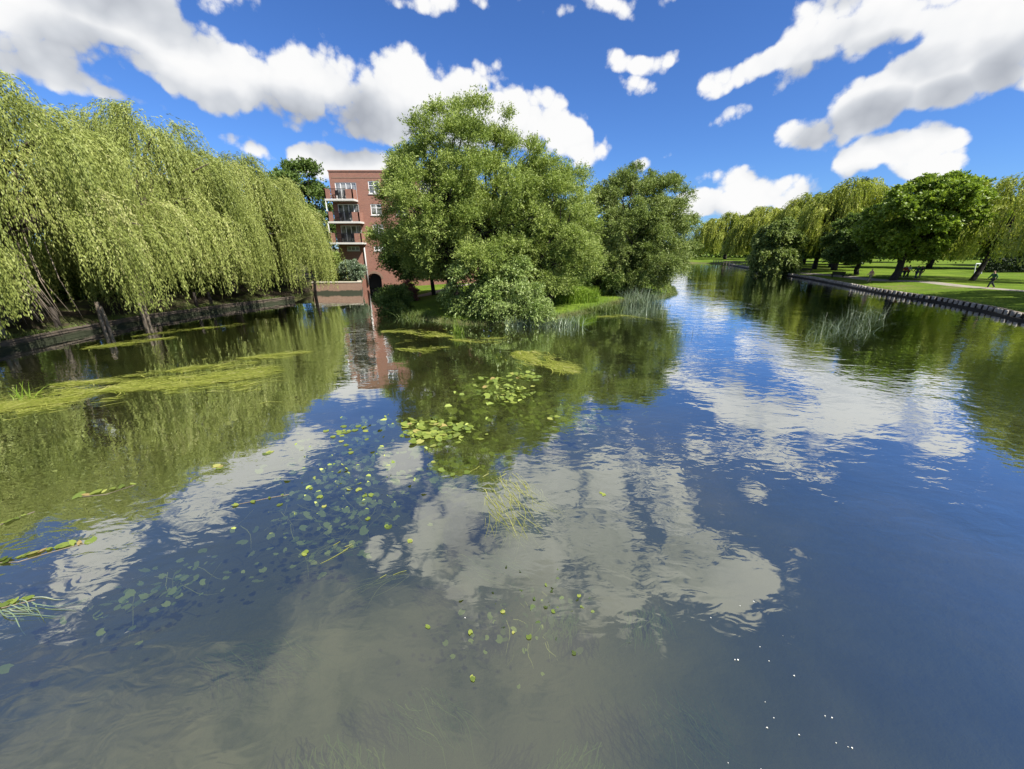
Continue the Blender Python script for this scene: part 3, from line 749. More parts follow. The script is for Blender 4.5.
def weeping(root, H, Rx, Ry, seed, mat, bark, heads=80, strands=26, leaf=(.22, .06), ds=.10, zc=.42, lmax=.46, zmin=.25, trunk_r=.4, lean=(0, 0), top_rag=.15, wig=.1, shift=(0, 0), tight=.42):
    """weeping willow: arching limbs with curtains of hanging strands"""
    rng = np.random.default_rng(seed)
    zc_, Hd = zc * H, (1 - zc) * H * .97
    az = np.arange(heads) * 2.39996 + rng.uniform(-.3, .3, heads)
    ct = np.linspace(.99, -.02, heads) + rng.uniform(-.06, .06, heads); ct = np.clip(ct, -.1, 1); st = np.sqrt(1 - ct ** 2)
    rj = np.where(rng.random(heads) < .6, rng.uniform(.86, 1.08, heads), rng.uniform(.5, .8, heads))
    sh = np.array([shift[0], shift[1]])
    hx = Rx * st * np.cos(az) * rj + sh[0] + lean[0]; hy = Ry * st * np.sin(az) * rj + sh[1] + lean[1]
    hz_ = zc_ + Hd * np.maximum(ct, -.1) * rng.uniform(.88, 1.03, heads)
    Hp = np.stack([hx, hy, hz_], 1)
    mb = MB(); fork = np.array([lean[0] * .6, lean[1] * .6, H * .3])
    limb(mb, (0, 0, -.4), fork, trunk_r * 1.25, trunk_r * .9, rng, 6, 0, 10)
    for j in range(0, heads, 2):
        mid = fork * .45 + Hp[j] * .55 + np.array([0, 0, .06 * H]) + rng.normal(0, .3, 3)
        limb(mb, fork, mid, trunk_r * .5, trunk_r * .22, rng, 4, 0, 6); limb(mb, mid, Hp[j], trunk_r * .22, .025, rng, 4, .2, 5)
    mb.build('trunk', bark, root, True)
    S = heads * strands; hi = np.repeat(np.arange(heads), strands)
    o2 = nrm(np.stack([hx - sh[0] - lean[0] * .5, hy - sh[1] - lean[1] * .5], 1) + rng.normal(0, .6, (heads, 2)))[hi] + rng.normal(0, .38, (S, 2))
    p0 = Hp[hi] + rng.normal(0, 1, (S, 3)) * np.array([tight, tight, tight * .5]) * (H / 13)
    out_len = rng.uniform(.3, 1.5, S) * (H / 13)
    hl = rng.uniform(.45, 1.0, heads)[hi] * (.75 + .6 * (1 - np.maximum(ct, 0)))[hi]
    z_end = np.maximum(zmin + (rng.gamma(1.4, .35, heads) * 1.1)[hi] + rng.gamma(1.4, .25, S), p0[:, 2] - hl * rng.uniform(.6, 1.0, S) * lmax * H)
    Ln = np.maximum(.5, p0[:, 2] - z_end + .3)
    K = int(np.ceil(Ln.max() / ds)) + 1
    s = (np.arange(K)[None] + rng.random((S, K))) * ds
    ok = s < Ln[:, None]
    q = 1 - np.exp(-s / (.9 * H / 13))
    P_ = np.empty((S, K, 3))
    ph = rng.uniform(0, 6.28, S)[:, None]
    P_[..., 0] = p0[:, :1] + o2[:, :1] * out_len[:, None] * q + wig * np.sin(s * .9 + ph) * q
    P_[..., 1] = p0[:, 1:2] + o2[:, 1:] * out_len[:, None] * q + wig * np.cos(s * 1.1 + ph) * q
    P_[..., 2] = p0[:, 2:3] - s + .75 * (H / 13) * q * np.exp(-s / 1.5)
    P_ += rng.normal(0, .05, P_.shape)
    ax = np.empty_like(P_); e = np.exp(-s / (.8 * H / 13))
    ax[..., 0] = o2[:, :1] * e; ax[..., 1] = o2[:, 1:] * e; ax[..., 2] = -(1 - e) - .1
    ax += rng.normal(0, .24, ax.shape)
    tint = (rng.normal(.45, .13, heads)[hi] + rng.normal(0, .13, S))[:, None] + rng.normal(0, .15, (S, K))
    P_, ax, tint = P_[ok], ax[ok], tint[ok]
    k = P_[:, 2] > zmin * .6; P_, ax, tint = P_[k], ax[k], tint[k]
    nor = (unit(rng, S)[:, None] * np.ones((1, K, 1)))[ok][k] + .55 * unit(rng, len(P_)); nor[:, 2] *= .5
    scl = rng.uniform(.7, 1.3, len(P_))
    return leaf_quads('crown', P_, ax, nor, leaf[0] * scl, leaf[1] * scl, mat, tint, root)

def blades(name, pts, hgt, lean, width, mat, rng, parent=None, seg=3, curve=.5, tdir=None):
    """tapered upright blades rooted at pts (N,3)"""
    N = len(pts); a = rng.uniform(0, 6.28, N)
    ld = np.stack([np.cos(a), np.sin(a), np.zeros(N)], 1) if tdir is None else nrm(np.array(tdir) + rng.normal(0, .35, (N, 3)) * np.array([1, 1, .1]))
    H_ = hgt * rng.uniform(.55, 1.1, N); ln = np.abs(rng.normal(0, lean, N)) + lean * .3
    sd = np.stack([-np.sin(a * 1.7), np.cos(a * 1.7), np.zeros(N)], 1)
    tt = np.linspace(0, 1, seg + 1); V = np.empty((N, seg + 1, 2, 3))
    for k, t in enumerate(tt):
        c = pts + ld * (ln * H_ * t ** (1 + curve))[:, None]; c[:, 2] += H_ * t * (1 - .35 * np.minimum(ln, 1.2) * t)
        w = width * (1 - .85 * t)
        V[:, k, 0] = c - sd * w * .5; V[:, k, 1] = c + sd * w * .5
    b0 = (np.arange(N) * (seg + 1) * 2)[:, None] + np.arange(seg)[None] * 2
    Fq = np.stack([b0, b0 + 1, b0 + 3, b0 + 2], -1).reshape(-1, 4)
    return quads(name, V.reshape(-1, 3), Fq, mat, parent, np.clip(np.repeat(rng.normal(.45, .22, N), seg), 0, 1))

def disc_pts(rng, n, rx, ry, rot=0.0, p=.5):
    a = rng.uniform(0, 6.28, n); r = rng.random(n) ** p
    x, y = rx * r * np.cos(a), ry * r * np.sin(a)
    return np.stack([x * math.cos(rot) - y * math.sin(rot), x * math.sin(rot) + y * math.cos(rot)], 1)

# ------------------------------------------------------------------ weeping willows on the left bank
def btree(name, x, y, lab, cat='tree', group=None, **kw):
    r_ = empty(name, (x, y, hz(x, y)), lab, cat, group)
    broadleaf(r_, (0, 0, 0), **kw); return r_
GW = 'weeping willows along the left bank'
def wtree(x, y, lab, **kw):
    r_ = empty('weeping_willow', (x, y, hz(x, y)), lab, 'tree', GW)
    weeping(r_, mat=M['weep'], bark=M['bark'], **kw)
WZ = dict(heads=84, strands=46, ds=.062, leaf=(.17, .046), lmax=.38, tight=.40)
wtree(-29.0, 15.0, 'weeping willow cut off by the left photo edge, its curtain lowest to the water', H=9.6, Rx=5.0, Ry=4.6, seed=11, zmin=-.45, trunk_r=.45, shift=(2.0, 0), **WZ)
wtree(-30.0, 23.0, 'rounded weeping willow hanging above the two pale split posts', H=12.6, Rx=6.4, Ry=4.6, seed=12, zmin=-.1, trunk_r=.55, shift=(2.8, 0), **WZ)
wtree(-29.0, 31.2, 'broad weeping willow in the middle of the left row', H=13.4, Rx=6.4, Ry=4.6, seed=13, zmin=-.15, trunk_r=.5, shift=(2.6, 0), **WZ)
wtree(-27.2, 38.8, 'lower weeping willow right of the middle of the left row', H=12.0, Rx=5.9, Ry=4.2, seed=14, zmin=-.15, trunk_r=.45, shift=(2.4, 0), **WZ)
wtree(-26.4, 44.9, 'small weeping willow next to the brick quay, lowest of the left row', H=9.4, Rx=4.4, Ry=3.8, seed=15, zmin=.1, trunk_r=.35, shift=(1.0, 0), **{**WZ, 'heads': 70, 'strands': 40})
for k, (x, y, h_, lab) in enumerate(((-38, 15, 6.0, 'dark undergrowth shrub at the left edge behind the willow curtain'), (-39, 22, 6.5, 'dark undergrowth shrub behind the willow above the pale posts'), (-38, 29, 6.0, 'dark undergrowth shrub behind the broad middle willow'),
                                   (-36.5, 36, 5.5, 'dark undergrowth shrub behind the lower willow'), (-34.5, 43, 5.0, 'dark undergrowth shrub behind the small willow'), (-31, 50, 4.6, 'dark undergrowth shrub between the willows and the building'))):
    btree('undergrowth_shrub', x, y, lab, 'bush', 'undergrowth behind the left willows', cc=(0, 0, h_ * .48), rad=(3.2, 4.4, h_ * .5), seed=400 + k, mat=M['dark'], bark=M['bark_dk'],
          lobes=40, lobe_r=(.9, 1.4), shoots=45, per=12, shoot_l=(.5, 1.0), droop=.2, up=.3, leaf=(.34, .2), stems=4, trunk_r=.2, fork=.3, skirt=.3)
# bare hanging twigs of the first willow
rng = np.random.default_rng(77)
mb = MB()
for k in range(22):
    x, y = -25.2 + rng.normal(0, .35), 21.0 + rng.normal(0, .6)
    mb.tube([(x - .9, y + .3, 5.4 + rng.normal(0, .6)), (x - .5, y, 3.2), (x + .2 + rng.normal(0, .2), y, .9 + rng.uniform(0, .6))], [.035, .028, .012], 4)
props(mb.build('dead_branch', M['post'], None, True), 'bare grey dead branches hanging through the left willow curtain', 'branch')

# ------------------------------------------------------------------ trees and shrubs of the grassy point
btree('crack_willow', -3.5, 30.4, 'tallest bushy willow in the centre, in front of the brick building', cc=(.2, 0, 7.5), rad=(6.6, 5.2, 6.3), seed=212, mat=M['willow'], bark=M['bark_dk'],
      lobes=230, lobe_r=(.55, 1.1), shoots=64, per=22, shoot_l=(.35, .95), droop=.12, up=.45, leaf=(.15, .055), stems=2, trunk_r=.40, skirt=.25, zmin=2.0, inner=.34, spread=.08)
btree('crack_willow', 2.2, 31.4, 'multi stemmed willow with feathery right side, joined to the tallest willow', cc=(.2, 0, 5.6), rad=(3.9, 4.0, 5.2), seed=22, mat=M['willow'], bark=M['bark_dk'],
      lobes=165, lobe_r=(.55, 1.0), shoots=60, per=22, shoot_l=(.4, 1.1), droop=.25, up=.5, leaf=(.15, .05), stems=4, trunk_r=.38, skirt=.45, zmin=.9, inner=.3, spread=.08)
btree('grey_willow', 12.2, 41.6, 'dense rounded willow at the tip of the point, overhanging the open river', cc=(0, 0, 5.7), rad=(6.3, 4.9, 6.1), seed=123, mat=M['willow_dk'], bark=M['bark_dk'],
      lobes=240, lobe_r=(.6, 1.1), shoots=58, per=20, shoot_l=(.4, 1.0), droop=.25, up=.35, leaf=(.19, .065), stems=4, trunk_r=.4, skirt=.45, zmin=-.25, inner=.32, spread=.09)
x, y, _ = G(434, 293, .7)
btree('lawn_tree', x, y, 'small dark tree with a slim black trunk on the sunlit lawn', cc=(-1.0, .5, 3.9), rad=(4.0, 2.6, 2.8), seed=24, mat=M['dark'], bark=M['bark_dk'],
      lobes=60, lobe_r=(.5, 1.0), shoots=70, per=15, shoot_l=(.4, .9), droop=.35, up=.1, leaf=(.2, .11), trunk_r=.17, fork=.4, zmin=1.2, inner=.3)
x, y, _ = G(490, 318, .3)
btree('sallow_bush', x, y + 1.4, 'pale silvery green sallow bush leaning over the water', 'bush', 'waterside bushes on the point', cc=(-.1, -.5, 2.1), rad=(2.7, 2.0, 2.3), seed=25, mat=M['sallow'], bark=M['bark_dk'],
      lobes=40, lobe_r=(.35, .75), shoots=60, per=12, shoot_l=(.5, 1.15), droop=.55, up=.5, leaf=(.18, .075), stems=3, trunk_r=.14, fork=.3, skirt=.45, zmin=-.3, spread=.07)
x, y, _ = G(522, 320, .3)
btree('bramble_bush', x + .2, y + .9, 'lower mixed green bush right of the silvery sallow', 'bush', 'waterside bushes on the point', cc=(0, -.3, 1.2), rad=(2.3, 1.6, 1.45), seed=26, mat=M['sallow'], bark=M['bark_dk'],
      lobes=24, lobe_r=(.3, .6), shoots=55, per=12, shoot_l=(.4, .9), droop=.6, up=.6, leaf=(.16, .055), stems=3, trunk_r=.1, fork=.3, skirt=.4, zmin=-.3, spread=.07)
btree('dark_bush', *G(393, 308, .4)[:2], 'dark bush at the channel mouth, left end of the lawn', 'bush', 'waterside bushes on the point', cc=(0, 0, .95), rad=(.95, .9, 1.0), seed=27, mat=M['dark'], bark=M['bark_dk'],
      lobes=22, lobe_r=(.35, .6), shoots=50, per=12, shoot_l=(.25, .6), droop=.3, up=.3, leaf=(.17, .09), stems=3, trunk_r=.08, fork=.3, zmin=-.2, spread=.07)
btree('rose_bush', *G(411, 298, .6)[:2], 'small reddish flowering shrub beside the lawn path', 'bush', None, cc=(0, 0, .7), rad=(.75, .7, .75), seed=28, mat=M['red'], bark=M['bark_dk'],
      lobes=12, lobe_r=(.2, .35), shoots=26, per=10, shoot_l=(.15, .35), droop=.2, up=.3, leaf=(.13, .09), stems=3, trunk_r=.05, fork=.3, spread=.05)
btree('laurel_bush', *G(404, 300, .5)[:2], 'low pale leaved shrub right of the dark channel bush', 'bush', None, cc=(0, 0, .6), rad=(.9, .8, .65), seed=29, mat=M['willow_dk'], bark=M['bark_dk'],
      lobes=14, lobe_r=(.25, .4), shoots=30, per=10, shoot_l=(.2, .4), droop=.2, up=.3, leaf=(.16, .08), stems=3, trunk_r=.05, fork=.3, spread=.05)
for (x, y, w_, h_, sd, lab) in ((-21.0, 47.2, 1.35, 3.3, 31, 'rounded green shrub behind the quay, below the left balconies'), (-18.4, 46.8, 1.05, 2.0, 32, 'low grey green shrub behind the quay beside the drain pipe')):
    btree('quay_shrub', x, y, lab, 'bush', 'shrubs on the brick quay', cc=(0, 0, h_ * .5), rad=(w_, 1.0, h_ * .5), seed=sd, mat=M['willow'] if sd == 31 else M['reed'], bark=M['bark_dk'],
          lobes=22, lobe_r=(.3, .6), shoots=50, per=12, shoot_l=(.3, .6), droop=.3, up=.3, leaf=(.18, .08), stems=3, trunk_r=.08, fork=.3, spread=.07)
# understorey seen below the centre willows
for (x, y, w_, h_, mk, sd, lab) in ((8.6, 39.5, 2.8, 3.6, 'dark', 33, 'dark shrub in the gap between the two right hand willows'), (2.4, 37.0, 2.4, 2.2, 'willow', 34, 'light green shrub at the foot of the multi stemmed willow'),
                                    (6.0, 41, 2.6, 3.2, 'willow_dk', 36, 'mid green shrub deep behind the bright herbs')):
    btree('shrub', x, y, lab, 'bush', 'shrubs under the centre willows', cc=(0, 0, h_ * .5), rad=(w_, 1.8, h_ * .52), seed=sd, mat=M[mk], bark=M['bark_dk'],
          lobes=24, lobe_r=(.5, .8), shoots=50, per=12, shoot_l=(.3, .7), droop=.3, up=.3, leaf=(.18, .09), stems=3, trunk_r=.1, fork=.3, spread=.08)
# ornamental bed glowing behind the lawn
rng = np.random.default_rng(41)
for (px, py, rx_, n_, h_, lab) in ((405, 281.5, 2.2, 1500, .9, 'yellow green planting left of the slim black trunk, behind the lawn path'), (455, 280, 2.6, 1700, 1.0, 'yellow green planting right of the slim black trunk, behind the lawn path')):
    c = G(px, py, .9); d2 = disc_pts(rng, n_, rx_, .9); p3 = np.stack([c[0] + d2[:, 0], c[1] + .8 + d2[:, 1], np.zeros(n_)], 1); p3[:, 2] = height(p3[:, 0], p3[:, 1]) - .03
    props(blades('garden_planting', p3, h_, .5, .09, M['herb'], rng), lab, 'plants', 'plantings behind the lawn path')
# tall bright herbs at the water's edge
c = G(575, 304, .3); n_ = 2600; d2 = disc_pts(rng, n_, 2.5, 1.2, .5); p3 = np.stack([c[0] + d2[:, 0], c[1] + .6 + d2[:, 1], np.zeros(n_)], 1); p3[:, 2] = height(p3[:, 0], p3[:, 1]) - .05
t_ = empty('waterside_herbs', (c[0], c[1], hz(c[0], c[1])), 'clump of bright lime green herbs at the edge of the water', 'plants')
t_.location = (0, 0, 0)
blades('stems', p3, 1.35, .22, .05, M['herb'], rng, t_)
k = 9000; i_ = rng.integers(0, n_, k); lp = p3[i_] + rng.normal(0, .1, (k, 3)) * [1, 1, 0]; lp[:, 2] += rng.uniform(.3, 1.3, k) * (1 - (d2[i_, 0] / 3.2) ** 2)
leaf_quads('leaves', lp, unit(rng, k) + [0, 0, -.2], unit(rng, k) + [0, 0, .8], .15, .055, M['herb'], rng.normal(.5, .2, k), t_)

# reeds
def reed_clump(px, py, n, rx, ry, h, lean, width, seed, lab, mat='reed', zb=-.25, curve=.6, dy=0.0):
    rng = np.random.default_rng(seed); c = G(px, py); d2 = disc_pts(rng, n, rx, ry, 0, .6)
    p3 = np.stack([c[0] + d2[:, 0], c[1] + dy + d2[:, 1], np.full(n, zb)], 1)
    props(blades('reed_clump', p3, h - zb, lean, width, M[mat], rng, None, 4, curve), lab, 'reeds', 'reed clumps in the river')
reed_clump(643, 306, 420, 2.0, .8, 1.7, .42, .035, 51, 'grey green reed clump at the foot of the dense rounded willow', dy=.6)
reed_clump(842, 330, 170, 1.7, 1.4, 1.3, .75, .015, 52, 'sparse leaning grey reeds standing in open water near the park bank')
reed_clump(866, 316, 100, 1.6, 1.2, 1.3, .75, .017, 53, 'thin scattered reeds behind the sparse leaning clump')
reed_clump(815, 338, 30, 1.0, .9, 1.0, .7, .02, 54, 'short bent reed stalks in front of the sparse leaning clump')
reed_clump(459, 334, 34, .35, .25, 1.0, .18, .05, 55, 'small upright tuft of green blades before the silvery sallow', 'herb')
reed_clump(424, 318, 260, 2.0, .5, .75, .5, .045, 56, 'low grassy fringe along the lawn edge by the channel', 'grassblade', -.1)
reed_clump(685, 335, 26, .9, .4, .5, .7, .03, 57, 'few short stalks off the tip of the point')
reed_clump(545, 326, 420, 2.6, .7, .8, .5, .05, 58, 'ragged fringe of sedge in front of the mixed bush', 'reed', -.1)
reed_clump(600, 312, 300, 1.9, .6, .8, .5, .045, 59, 'green sedge fringe right of the bright herbs', 'grassblade', -.1)
reed_clump(25, 398, 26, .5, .3, .55, .3, .05, 60, 'short green shoots rising from the left weed mat', 'herb')

# grass along the waterline (nobody could count it)
rng = np.random.default_rng(61)
ep = along(PEN[2:16], .05); ep = np.repeat(ep, 5, 0) + rng.normal(0, .45, (len(ep) * 5, 2)); dd = sdf(ep[:, 0], ep[:, 1]); ep = ep[dd > -.15]
lp_ = along(LEFT_BANK[2:], .05); lp_ = np.repeat(lp_, 6, 0) + rng.normal(0, .22, (len(lp_) * 6, 2)) - [.12, 0]; dd = sdf(lp_[:, 0], lp_[:, 1]); lp_ = lp_[(dd > -.25) & (np.sin(lp_[:, 1] * 1.3) + rng.normal(0, .7, len(lp_)) > -.3)]; ep = np.concatenate([ep, lp_])
p3 = np.stack([ep[:, 0], ep[:, 1], np.where(ep[:, 0] < -15, np.maximum(height(ep[:, 0], ep[:, 1]), .38), height(ep[:, 0], ep[:, 1])) - .04], 1)
props(blades('bank_grass', p3, .42, .55, .035, M['grassblade'], rng, None, 2), 'rough grass along the edges of the left bank and the grassy point', 'grass', kind='stuff')
ep = along(RIGHT_BANK, .04); ep = np.repeat(ep, 3, 0) + rng.normal(0, .3, (len(ep) * 3, 2)); dd = sdf(ep[:, 0], ep[:, 1]); ep = ep[dd > .28]
p3 = np.stack([ep[:, 0], ep[:, 1], height(ep[:, 0], ep[:, 1]) - .03], 1)
props(blades('lawn_edge_grass', p3, .2, .5, .03, M['grassblade'], rng, None, 2), 'short grass along the timber edge of the park', 'grass', kind='stuff')

# ------------------------------------------------------------------ the park on the right bank
GP = 'trees in the park on the right bank'
def ptree(kind, name, x, y, lab, **kw):
    r_ = empty(name, (x, y, hz(x, y)), lab, 'tree', GP)
    if kind == 'weep': weeping(r_, mat=kw.pop('mat', M['weep_far']), bark=M['bark_dk'], **kw)
    else: broadleaf(r_, (0, 0, 0), bark=M['bark_dk'], **kw)
    return r_
PW = dict(heads=80, strands=30, ds=.14, leaf=(.26, .10), wig=.25)
ptree('weep', 'weeping_willow', 57.5, 50.5, 'large park willow at the right photo edge with a slanting trunk', H=12.6, Rx=7.5, Ry=6.5, seed=71, zmin=2.3, lmax=.42, lean=(2.2, 0), trunk_r=.24, shift=(1.2, 0), **PW)
ptree('weep', 'weeping_willow', 47.5, 29.5, 'nearest park willow, mostly beyond the right photo edge', H=13.5, Rx=6.4, Ry=6.0, seed=72, zmin=2.6, lmax=.42, trunk_r=.45, **PW)
BT = dict(shoots=70, per=14, inner=.3)
ptree('b', 'maple_tree', *G(893, 279, .95)[:2], 'big broad maple with a dark leaning trunk beside the park path', cc=(2.0, 0, 7.6), rad=(7.0, 5.8, 5.0), seed=73, mat=M['maple'], lobes=120, lobe_r=(.75, 1.4),
      shoot_l=(.35, .8), droop=.25, up=.15, leaf=(.32, .19), trunk_r=.36, fork=.3, skirt=.3, zmin=1.9, **BT)
ptree('b', 'dark_tree', *G(857, 273.8, .95)[:2], 'small dark tree left of the big maple', cc=(-1, 0, 5.0), rad=(4.6, 4, 3.6), seed=74, mat=M['dark'], lobes=36, lobe_r=(.9, 1.5),
      shoot_l=(.5, 1.0), droop=.3, up=.1, leaf=(.34, .20), trunk_r=.3, zmin=1.6, **BT)
ptree('weep', 'weeping_willow', *G(834, 270, .95)[:2], 'yellowish park willow behind and left of the big maple', H=15.5, Rx=7.0, Ry=6, seed=75, zmin=2.4, lmax=.4, trunk_r=.45, **{**PW, 'leaf': (.34, .13)})
ptree('b', 'dark_tree', *G(814, 268.6, .95)[:2], 'rounded dark green tree left of the yellowish park willow', cc=(0, 0, 7.2), rad=(6.0, 5, 5.2), seed=76, mat=M['dark'], lobes=86, lobe_r=(.8, 1.35),
      shoot_l=(.4, .9), droop=.25, up=.2, leaf=(.38, .22), trunk_r=.38, skirt=.3, zmin=1.8, **BT)
ptree('b', 'leaning_tree', *G(781, 270, .9)[:2], 'dark bushy tree leaning out over the far water', cc=(-2.2, -1.0, 5.0), rad=(4.8, 3.4, 5.0), seed=77, mat=M['willow_dk'], lobes=76, lobe_r=(.7, 1.25),
      shoot_l=(.5, 1.0), droop=.5, up=.05, leaf=(.42, .2), trunk_r=.35, skirt=.4, zmin=-.6, **BT)
ptree('weep', 'weeping_willow', 72, 101, 'tall pale willow directly behind the leaning dark tree', H=16.5, Rx=8, Ry=7, seed=78, zmin=2.0, lmax=.42, trunk_r=.5, **{**PW, 'leaf': (.42, .16), 'ds': .17})
ptree('weep', 'weeping_willow', 73, 121, 'willow at the bend, left of the tall pale willow', H=15.5, Rx=8, Ry=7, seed=79, zmin=1.8, lmax=.42, trunk_r=.5, **{**PW, 'leaf': (.45, .18), 'ds': .18})
ptree('weep', 'weeping_willow', 78, 150, 'farthest willow at the end of the river, beside the dense willow of the point', H=16, Rx=11, Ry=8, seed=80, zmin=1.5, lmax=.42, trunk_r=.5, **{**PW, 'leaf': (.5, .2), 'ds': .2})
ptree('weep', 'weeping_willow', 69, 88, 'yellow willow between the leaning tree and the rounded dark tree', H=14.5, Rx=6.4, Ry=6, seed=81, zmin=2.4, lmax=.42, trunk_r=.45, **{**PW, 'leaf': (.36, .14)})
for (x, y, H_, w_, sd, mk, lab) in ((96, 118, 21, 8, 82, 'far', 'tall grey green tree rising behind the yellowish willow'), (110, 116, 21.5, 9, 83, 'far', 'tallest hazy tree on the skyline behind the big maple'),
                                    (84, 82, 15.5, 8, 84, 'maple', 'green tree behind the big maple, right of its crown'), (97, 78, 13.5, 8, 85, 'willow_dk', 'tree at the back of the lawn behind the right hand willow'),
                                    (118, 92, 15, 9, 86, 'dark', 'dark tree far behind the hedge'), (46, 165, 13, 9, 87, 'far', 'distant tree behind the bend, lowest on the skyline'),
                                    (96, 148, 15, 10, 88, 'far', 'distant tree filling the back of the park'), (20, 168, 13, 10, 90, 'far', 'distant tree beyond the bend hidden behind the point'),
                                    (82, 100, 11, 6, 89, 'dark', 'dark tree in the depth of the park behind the rounded tree')):
    ptree('b', 'park_tree', x, y, lab, cc=(0, 0, H_ * .56), rad=(w_, w_ * .85, H_ * .43), seed=sd, mat=M[mk], lobes=50, lobe_r=(1.4, 2.4), shoots=60, per=12, shoot_l=(.7, 1.6), droop=.2, up=.3,
          leaf=(.5, .3), trunk_r=.42, skirt=.3, zmin=1.5)
for (x, y, H_, w_, sd, lab) in ((-29.5, 60, 15.5, 4.2, 91, 'dark leafy tree peeking out left of the brick building'), (12, 66, 12.5, 6, 92, 'green tree behind the dense rounded willow'), (21, 74, 10.5, 4.5, 93, 'low green tree behind the tip of the point'),
                                (-44, 50, 13, 7, 94, 'tree behind the left willow row')):
    r_ = empty('backdrop_tree', (x, y, hz(x, y)), lab, 'tree', 'trees behind the willows and the building')
    broadleaf(r_, (0, 0, 0), bark=M['bark_dk'], cc=(0, 0, H_ * .55), rad=(w_, w_, H_ * .44), seed=sd, mat=M['dark'] if sd == 91 else M['willow_dk'], lobes=40, lobe_r=(1.0, 1.7), shoots=70, per=12, shoot_l=(.6, 1.3),
              droop=.2, up=.35, leaf=(.34, .18), trunk_r=.35, zmin=1.2)
rng = np.random.default_rng(99); n_ = 26000; t = rng.random(n_)
wx_ = 70 + 190 * t; wy_ = 178 - 96 * t ** 1.4 + rng.normal(0, 3, n_); top_ = 7.5 + 2.2 * np.sin(wx_ * .16) + 1.4 * np.sin(wx_ * .45 + 1)
wp_ = np.stack([wx_, wy_, .5 + top_ * rng.random(n_) ** .7], 1)
props(leaf_quads('far_woodland', wp_, unit(rng, n_), unit(rng, n_) + [-.3, -.5, .6], 1.15, .8, M['dark'], rng.normal(.5, .2, n_)), 'dark far wood closing off the back of the park', 'wood', kind='stuff')
# hedge at the back of the lawn
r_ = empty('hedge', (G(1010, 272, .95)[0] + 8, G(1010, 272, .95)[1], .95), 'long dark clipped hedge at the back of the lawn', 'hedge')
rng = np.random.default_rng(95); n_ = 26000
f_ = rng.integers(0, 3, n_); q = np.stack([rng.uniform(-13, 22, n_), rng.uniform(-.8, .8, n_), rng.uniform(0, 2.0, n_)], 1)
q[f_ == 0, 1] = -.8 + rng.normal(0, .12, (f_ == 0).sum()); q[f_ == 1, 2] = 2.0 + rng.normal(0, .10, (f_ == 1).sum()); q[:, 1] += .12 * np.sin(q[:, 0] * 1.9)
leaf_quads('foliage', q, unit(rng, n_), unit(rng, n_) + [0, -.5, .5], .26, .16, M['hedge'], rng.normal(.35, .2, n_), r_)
mb = MB()
for k in range(36): mb.tube([(-12.5 + k, 0, -.2), (-12.5 + k + .1, .05, .9), (-12.5 + k, 0, 1.6)], [.07, .05, .02], 6)
mb.build('stems', M['bark_dk'], r_)

# ------------------------------------------------------------------ people
def skin_mesh(name, joints, edges, radii, mat, parent, sub=2):
    me = bpy.data.meshes.new(name); me.from_pydata([tuple(j) for j in joints], edges, []); me.update()
    tmp = bpy.data.objects.new('tmp', me); COL.objects.link(tmp)
    md = tmp.modifiers.new('s', 'SKIN'); md.use_smooth_shade = True
    for i, r_ in enumerate(radii):
        v = me.skin_vertices[0].data[i]; v.radius = r_ if isinstance(r_, tuple) else (r_, r_); v.use_root = (i == 0)
    if sub: tmp.modifiers.new('u', 'SUBSURF').levels = sub
    dg = bpy.context.evaluated_depsgraph_get(); dg.update()
    res = bpy.data.meshes.new_from_object(tmp.evaluated_get(dg)); bpy.data.objects.remove(tmp)
    res.name = name; res.materials.clear(); res.materials.append(mat)
    return link(bpy.data.objects.new(name, res), parent)

